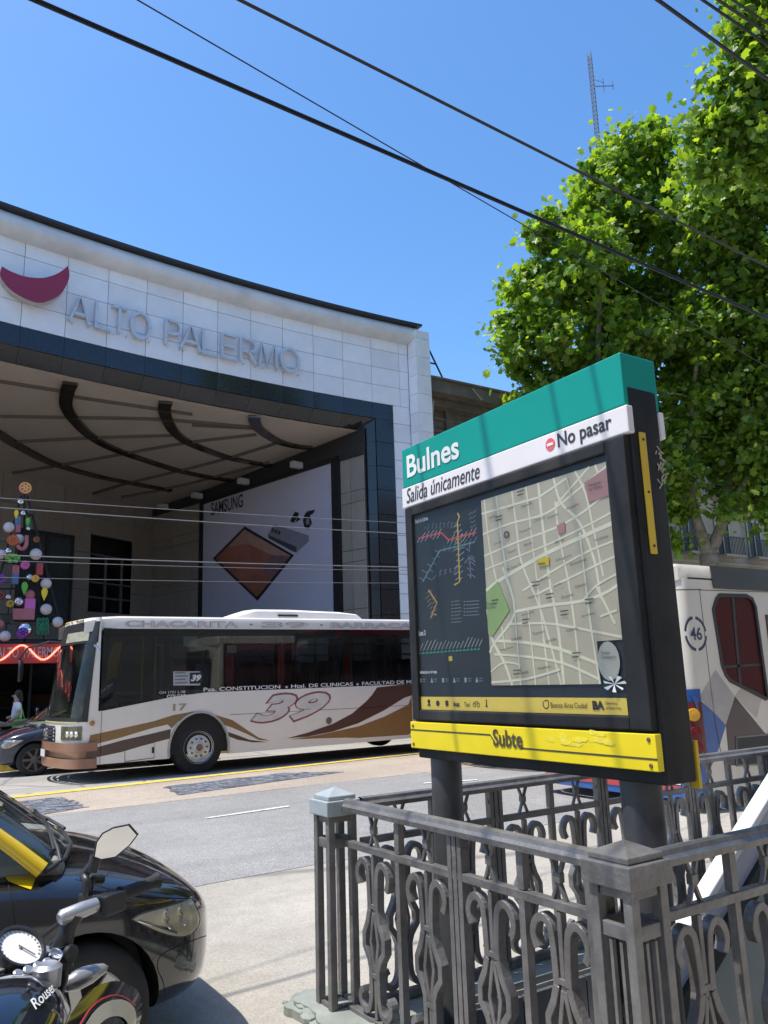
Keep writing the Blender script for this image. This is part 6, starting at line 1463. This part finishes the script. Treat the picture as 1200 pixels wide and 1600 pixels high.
for x, y, c in ((38, 918, 'g'), (69, 927, 'y'), (43, 815, 'g'), (25, 803, 'y')):
    p = pt_(x, y, .4); s = pxm*(10 if y > 850 else 7); b = MB(); b.plate([(0, -s*1.3), (s*.4, -.3*s), (s*.5, .3*s), (.3*s, .8*s), (0, s*.95), (-.3*s, .8*s), (-.5*s, .3*s), (-s*.4, -.3*s)], p, X, Z, -Y, .08); b.build('drop_ornament', cm[c], xt, bevel=.01)
b = MB(); p = pt_(36, 848, .4); b.tube(smoothpath([p+V(.08, 0, .2), p+V(.08, 0, -.05), p+V(.0, 0, -.17), p+V(-.1, 0, -.13), p+V(-.12, 0, -.06)], 4), .05, 10); b.build('candy_cane', cm['k'], xt, smooth=60)
b = MB(); p = pt_(20, 871, .4)
for dx, dz, w in ((-.12, 0, .06), (0, .05, .1), (.12, 0, .06), (-.06, -.09, .05), (.08, -.08, .05)): b.box((p.x+dx-w, p.y, p.z+dz-.05), (p.x+dx+w, p.y+.06, p.z+dz+.05))
b.build('green_cluster', cm['g'], xt)
# ------------------------------------------------------------------ people
SKIN = mat('skin', (.50, .32, .23), .55, var=.08); HAIR = mat('dark_hair', (.02, .014, .01), .5)
def skinmesh(name, verts, edges, rad, m, parent, sub=2):
    me = bpy.data.meshes.new(name); loc = parent.location; me.from_pydata([Vector(v)-loc for v in verts], edges, []); me.materials.append(m)
    ob = bpy.data.objects.new(name, me); COL.objects.link(ob); ob.parent = parent
    me.skin_vertices.new() if hasattr(me.skin_vertices, 'new') and len(me.skin_vertices) == 0 else None
    md = ob.modifiers.new('skin', 'SKIN'); md.use_smooth_shade = True
    if len(me.skin_vertices) == 0:
        bpy.context.view_layer.objects.active = ob
    lay = me.skin_vertices[0].data
    for i, r_ in enumerate(rad):
        r_ = r_ if isinstance(r_, tuple) else (r_, r_); lay[i].radius = r_; lay[i].use_root = (i == 0)
    ob.modifiers.new('sub', 'SUBSURF').levels = sub; ob.modifiers[-1].render_levels = sub
    bpy.context.view_layer.update(); ms = bpy.data.meshes.new_from_object(ob.evaluated_get(bpy.context.evaluated_depsgraph_get()))
    ob.modifiers.clear(); ob.data = ms; ms.shade_smooth(); return ob
hp = at(28, 1084, 'y', 20.9); gz = .045; wx, wy = hp.x, hp.y; Hh = hp.z-gz
pw = thing('person', 'woman in a white T-shirt and beige trousers carrying a bright green bag by the entrance', 'person', (wx, wy, gz))
def w(x, y, z): return V(wx+x, wy+y, gz+z*Hh/1.62)
# facing -x; body one continuous surface
vs = [w(0, 0, .92), w(.0, 0, 1.12), w(.0, 0, 1.30), w(-.01, 0, 1.40), w(-.02, 0, 1.48), w(-.025, 0, 1.57), w(-.02, 0, 1.62),
      w(0, -.17, 1.33), w(.03, -.20, 1.08), w(-.12, -.19, .95), w(-.19, -.185, .93), w(0, .17, 1.33), w(.02, .20, 1.08), w(-.14, .16, 1.0), w(-.2, .13, 1.0),
      w(0, -.09, .86), w(-.04, -.095, .48), w(.02, -.095, .08), w(-.13, -.095, .035), w(0, .09, .86), w(.05, .095, .48), w(.14, .095, .10), w(.01, .095, .035)]
ed = [(0, 1), (1, 2), (2, 3), (3, 4), (4, 5), (5, 6), (2, 7), (7, 8), (8, 9), (9, 10), (2, 11), (11, 12), (12, 13), (13, 14), (0, 15), (15, 16), (16, 17), (17, 18), (0, 19), (19, 20), (20, 21), (21, 22)]
rad = [(.13, .15), (.105, .125), (.11, .14), .055, .06, .088, .06, .05, .04, .032, .035, .05, .04, .032, .035, .085, .058, .04, .035, .085, .058, .04, .035]
body = skinmesh('body', vs, ed, rad, SKIN, pw)
skinmesh('t_shirt', [w(0, 0, .90), w(0, 0, 1.1), w(0, 0, 1.28), w(-.005, 0, 1.39), w(0, -.165, 1.34), w(.025, -.205, 1.17), w(0, .165, 1.34), w(.02, .2, 1.17)], [(0, 1), (1, 2), (2, 3), (2, 4), (4, 5), (2, 6), (6, 7)], [(.145, .165), (.125, .15), (.13, .155), .07, .07, .062, .07, .062], mat('white_cotton', (.75, .75, .76), .8, var=.04), pw)
skinmesh('trousers', [w(0, 0, .95), w(0, 0, .88), w(0, -.09, .84), w(-.04, -.095, .48), w(.02, -.095, .10), w(0, .09, .84), w(.05, .095, .48), w(.14, .095, .12)], [(0, 1), (1, 2), (2, 3), (3, 4), (1, 5), (5, 6), (6, 7)], [(.13, .15), (.14, .16), .10, .075, .065, .10, .075, .065], mat('beige_cotton', (.36, .29, .23), .85), pw)
b = MB(); b.ball(w(.015, 0, 1.60), .105, 16, 0, (.95, .9, 1.05)); b.ball(w(.075, 0, 1.48), .075, 12, 0, (.7, .9, 1.5)); b.build('hair', HAIR, pw, smooth=180)
b = MB(); b.ball(w(-.115, 0, 1.565), .018, 8); b.ball(w(-.10, -.035, 1.585), .010, 6, 1); b.ball(w(-.10, .035, 1.585), .010, 6, 1); b.build('face_features', [SKIN, HAIR], pw, smooth=180)
b = MB()
for q in (-.03, -.015, 0, .015): b.tube([w(-.19, -.185+q, .93), w(-.225, -.185+q, .90), w(-.215, -.18+q, .87)], .008, 5)
b.build('fingers', SKIN, pw)
hb = w(.06, -.24, .96)
bagm = mat('green_bag', (.16, .46, .04), .5, var=.15)
b = MB(); q = []
for z, hw, d in ((-.42, .21, .07), (-.40, .22, .08), (-.05, .15, .05), (.0, .13, .03)): q.append([hb+V(-hw, -d, z), hb+V(hw, -d, z), hb+V(hw, d, z), hb+V(-hw, d, z)])
b.grid(q, close=True); b.poly(q[0]); b.poly(q[-1]); b.tube([hb+V(-.08, 0, 0), hb+V(-.03, .02, .25), hb+V(.0, .03, .3), hb+V(.08, 0, 0)], .012, 6)
tag(b.build('shopping_bag', bagm, bevel=.015), 'bright green shopping bag held by the woman in the white T-shirt', 'bag')
# passenger in a light blue shirt by a bus window
def sitter(label, x, y, z0, shirt, face=-1):
    r = thing('person', label, 'person', (x, y, z0)); f = face
    c = lambda a, d, z: V(x+f*a, y+d, z0+z)
    vs = [c(0, 0, .08), c(0, 0, .3), c(.01, 0, .5), c(.02, 0, .60), c(.03, 0, .70), c(.035, 0, .80), c(0, -.18, .50), c(.05, -.22, .25), c(.28, -.17, .2), c(.36, -.15, .22), c(0, .18, .50), c(.05, .22, .25), c(.28, .17, .2), c(.36, .15, .22), c(.42, -.1, .06), c(.42, -.1, -.38), c(.42, .1, .06), c(.42, .1, -.38)]
    ed = [(0, 1), (1, 2), (2, 3), (3, 4), (4, 5), (2, 6), (6, 7), (7, 8), (8, 9), (2, 10), (10, 11), (11, 12), (12, 13), (0, 14), (14, 15), (0, 16), (16, 17)]
    skinmesh('body', vs, ed, [(.14, .16), (.13, .15), (.12, .15), .055, .09, .07, .05, .042, .035, .04, .05, .042, .035, .04, .07, .05, .07, .05], SKIN, r)
    skinmesh('shirt', [c(0, 0, .05), c(0, 0, .28), c(.005, 0, .48), c(.012, 0, .57), c(0, -.175, .51), c(.04, -.215, .34), c(0, .175, .51), c(.04, .215, .34)], [(0, 1), (1, 2), (2, 3), (2, 4), (4, 5), (2, 6), (6, 7)], [(.16, .18), (.15, .17), (.14, .165), .07, .07, .06, .07, .06], shirt, r)
    b = MB(); b.ball(c(.015, 0, .78), .105, 14, 0, (1, .9, .95)); b.build('hair', HAIR, r, smooth=180); return r
p0 = at(622, 1048, 'y', BY+.45)
sitter('passenger in light blue shirt at a window of the brown striped bus', p0.x, BY+.55, 1.30, mat('light_blue_cotton', (.22, .42, .66), .8))
sitter('passenger in a pale green top inside the bus on the right', 8.75, YB+.62, 1.22, mat('pale_green_cotton', (.30, .36, .28), .8), 1)
# ------------------------------------------------------------------ plane trees
def leaf_mat(name, dark, light):
    m = bpy.data.materials.new(name); m.use_nodes = True; n = m.node_tree.nodes; l = m.node_tree.links
    p = n['Principled BSDF']; p.inputs['Roughness'].default_value = .42; p.inputs['Specular IOR Level'].default_value = .45
    g = n.new('ShaderNodeNewGeometry'); mx = n.new('ShaderNodeMix'); mx.data_type = 'RGBA'; mx.inputs[6].default_value = (*dark, 1); mx.inputs[7].default_value = (*light, 1)
    l.new(g.outputs['Random Per Island'], mx.inputs[0]); l.new(mx.outputs[2], p.inputs['Base Color'])
    t = n.new('ShaderNodeBsdfTranslucent'); hs = n.new('ShaderNodeHueSaturation'); hs.inputs['Saturation'].default_value = 1.15; hs.inputs['Value'].default_value = 2.5; hs.inputs['Hue'].default_value = .485
    l.new(mx.outputs[2], hs.inputs['Color']); l.new(hs.outputs[0], t.inputs[0])
    ms = n.new('ShaderNodeMixShader'); ms.inputs[0].default_value = .5; l.new(p.outputs[0], ms.inputs[1]); l.new(t.outputs[0], ms.inputs[2]); l.new(ms.outputs[0], n['Material Output'].inputs[0])
    return m
LEAF = leaf_mat('plane_leaf', (.05, .12, .02), (.22, .31, .05))
BARK = mat('plane_bark', (.24, .20, .15), .85, var=.45, scale=5, bump=.6, bscale=14, col2=(.36, .32, .25))
LSH = [(0, -.5), (.20, -.38), (.50, -.22), (.34, .02), (.50, .25), (.21, .25), (0, .56), (-.21, .25), (-.50, .25), (-.34, .02), (-.50, -.22), (-.20, -.38)]
def tree(label, base, blobs, limbs, nleaf, lsize, trunk_r, seed):
    r = random.Random(seed); t = thing('plane_tree', label, 'tree', tuple(base), 'plane trees along the avenue')
    b = MB()
    for pts, rr in limbs: b.tube(smoothpath([Vector(p) for p in pts], 4), [rr[0]+(rr[1]-rr[0])*k/((len(pts)-1)*4) for k in range((len(pts)-1)*4+1)], 9)
    tot = sum(q[1]**2 for q in blobs); V_ = []; F_ = []; tw = b
    for c, R_ in blobs:
        n = int(nleaf*R_*R_/tot); ncl = max(6, int(n/30)); c = Vector(c)
        for k in range(ncl):
            d = Vector((r.gauss(0, 1), r.gauss(0, 1), r.gauss(0, 1))).normalized(); rad = R_*(r.random()**.45)*r.choice((.8, .95, 1.05, 1.3))
            cc = c+Vector((d.x*rad, d.y*rad, d.z*rad*.95)); s = r.choice((.2, .32, .45, .6))
            if k % 3 == 0:
                tw.tube([c+d*rad*.35, c+d*rad*.7+Vector((r.uniform(-.2, .2), r.uniform(-.2, .2), .1)), cc], [.035, .022, .008], 4)
            for q in range(30):
                e = Vector((r.gauss(0, 1), r.gauss(0, 1), r.gauss(0, .75)))*s*.75; p = cc+e
                nn = (Vector((r.gauss(0, .75), r.gauss(0, .75), r.uniform(.15, 1.2)))+d*.35).normalized(); u = nn.orthogonal().normalized(); a = r.uniform(0, 6.28); v = nn.cross(u); u, v = u*math.cos(a)+v*math.sin(a), v*math.cos(a)-u*math.sin(a)
                L_ = lsize*r.choice((.55, .75, .9, 1.1, 1.35))*r.uniform(.9, 1.1); o = len(V_); fold = r.uniform(.05, .3)
                for x, y in LSH: V_.append(p+u*x*L_+v*y*L_-nn*abs(x)*fold*L_)
                F_.append((o, o+1, o+2, o+3, o+4, o+5, o+6)); F_.append((o+6, o+7, o+8, o+9, o+10, o+11, o))
    cr = MB(); cr.v = V_; cr.f = F_; cr.m = [0]*len(F_); ob = cr.build('crown', LEAF, t, normals=False)
    tw.build('trunk', BARK, t, smooth=60)
    return t
def bl(x, y, rpx, D): return (atd(x, y, D), rpx*D/FPX)
D1 = 31
B1 = [bl(*q) for q in ((835, 555, 48, D1), (800, 560, 26, D1), (850, 610, 50, D1), (905, 600, 50, D1+1), (845, 470, 48, D1), (815, 440, 26, D1), (890, 440, 62, D1+1), (845, 375, 36, D1), (862, 350, 24, D1), (905, 360, 48, D1+1), (945, 300, 50, D1), (930, 262, 28, D1), (985, 250, 46, D1+1), (1025, 215, 26, D1+1), (1000, 225, 30, D1), (1040, 270, 46, D1+1), (975, 360, 66, D1+2), (960, 460, 70, D1+2), (950, 545, 65, D1+2), (1050, 360, 66, D1+1), (1040, 470, 76, D1+2), (1060, 570, 60, D1+1), (790, 500, 16, D1), (860, 520, 40, D1-1), (930, 400, 50, D1-1.5), (1000, 520, 60, D1-1), (900, 690, 60, D1+2), (980, 650, 70, D1+2))]
b1 = V(*at(948, 872, 'z', 0).xy, 0); bx1 = atd(940, 900, D1+1); b1 = V(bx1.x, bx1.y, .045)
f1 = V(b1.x, b1.y, 6.0)
tree('broad plane tree with the bright crown standing behind the station sign', b1, B1, [([b1, b1+Z*3+V(.1, 0, 0), f1, f1+V(1.2, .3, 4), atd(950, 420, D1+1)], (.36, .08)), ([f1, f1+V(-1.8, 0, 3), atd(860, 480, D1)], (.2, .05)), ([f1+Z*2, atd(940, 330, D1), atd(950, 280, D1)], (.15, .04)), ([f1, f1+V(2.5, .5, 3), atd(1040, 400, D1+1)], (.22, .05))], 30000, .27, .36, 3)
D2 = 29
B2 = [bl(*q) for q in ((1120, 330, 66, D2), (1110, 240, 46, D2), (1180, 300, 76, D2), (1140, 420, 76, D2+1), (1200, 420, 70, D2), (1110, 520, 70, D2+1), (1180, 520, 72, D2), (1090, 620, 62, D2+1), (1160, 620, 76, D2+1), (1220, 600, 70, D2), (1070, 690, 46, D2+1), (1130, 700, 54, D2+1), (1195, 700, 56, D2), (1215, 250, 60, D2), (1060, 740, 26, D2), (1175, 768, 36, D2+1), (1210, 800, 34, D2), (1165, 740, 50, D2+1), (1045, 770, 36, D2+1), (1140, 800, 22, D2), (1200, 760, 50, D2+1), (1062, 800, 20, D2+1), (1052, 850, 14, D2+1), (1250, 420, 90, D2), (1270, 600, 90, D2))]
b2_ = atd(1108, 870, D2+1); b2_ = V(b2_.x, b2_.y, .045); f2 = atd(1107, 868, D2+1)
tree('plane tree with a forked pale trunk rising behind the bus on the right', b2_, B2, [([b2_, b2_+Z*3, f2], (.40, .33)), ([f2, atd(1096, 835, D2+1), atd(1083, 790, D2+1), atd(1075, 720, D2+1), atd(1090, 560, D2+1)], (.27, .08)), ([f2, atd(1122, 835, D2+1), atd(1135, 790, D2+1), atd(1142, 720, D2+1), atd(1150, 500, D2+1)], (.25, .08)), ([atd(1083, 790, D2+1), atd(1060, 740, D2+1), atd(1040, 690, D2+1)], (.12, .04)), ([atd(1135, 790, D2+1), atd(1180, 730, D2), atd(1210, 650, D2)], (.14, .04))], 29000, .255, .4, 8)
D3 = 21
B3 = [bl(*q) for q in ((1170, 60, 42, D3), (1205, 30, 60, D3), (1150, 130, 40, D3), (1210, 140, 70, D3), (1110, 170, 22, D3), (1100, 205, 14, D3), (1130, 205, 32, D3), (1170, 230, 44, D3), (1225, 240, 60, D3), (1095, 255, 16, D3), (1125, 275, 22, D3), (1290, 60, 100, D3), (1290, 200, 100, D3), (1190, -40, 50, D3), (1270, -60, 90, D3), (1350, 150, 100, D3))]
b3 = atd(1420, 900, D3+1); b3 = V(b3.x, b3.y, .0)
tree('plane tree leaning in from the right edge with large sunlit leaves', b3, B3, [([b3, b3+Z*4, atd(1400, 500, D3+1), atd(1330, 200, D3)], (.4, .15)), ([atd(1400, 500, D3+1), atd(1300, 300, D3), atd(1180, 180, D3), atd(1110, 190, D3)], (.2, .03)), ([atd(1330, 200, D3), atd(1230, 80, D3), atd(1180, 50, D3)], (.14, .03))], 15000, .225, .4, 21)
# ------------------------------------------------------------------ the street's near side, seen only in reflections and from other places
flats('apartment_building', 'plain grey apartment building on the near side of the avenue', -30, 42, -24, -9.5, 17, mat('grey_stucco', (.26, .24, .22), .85, var=.15), 3.4, 3.3, balc=False, z0=.9).rotation_euler.z = 0
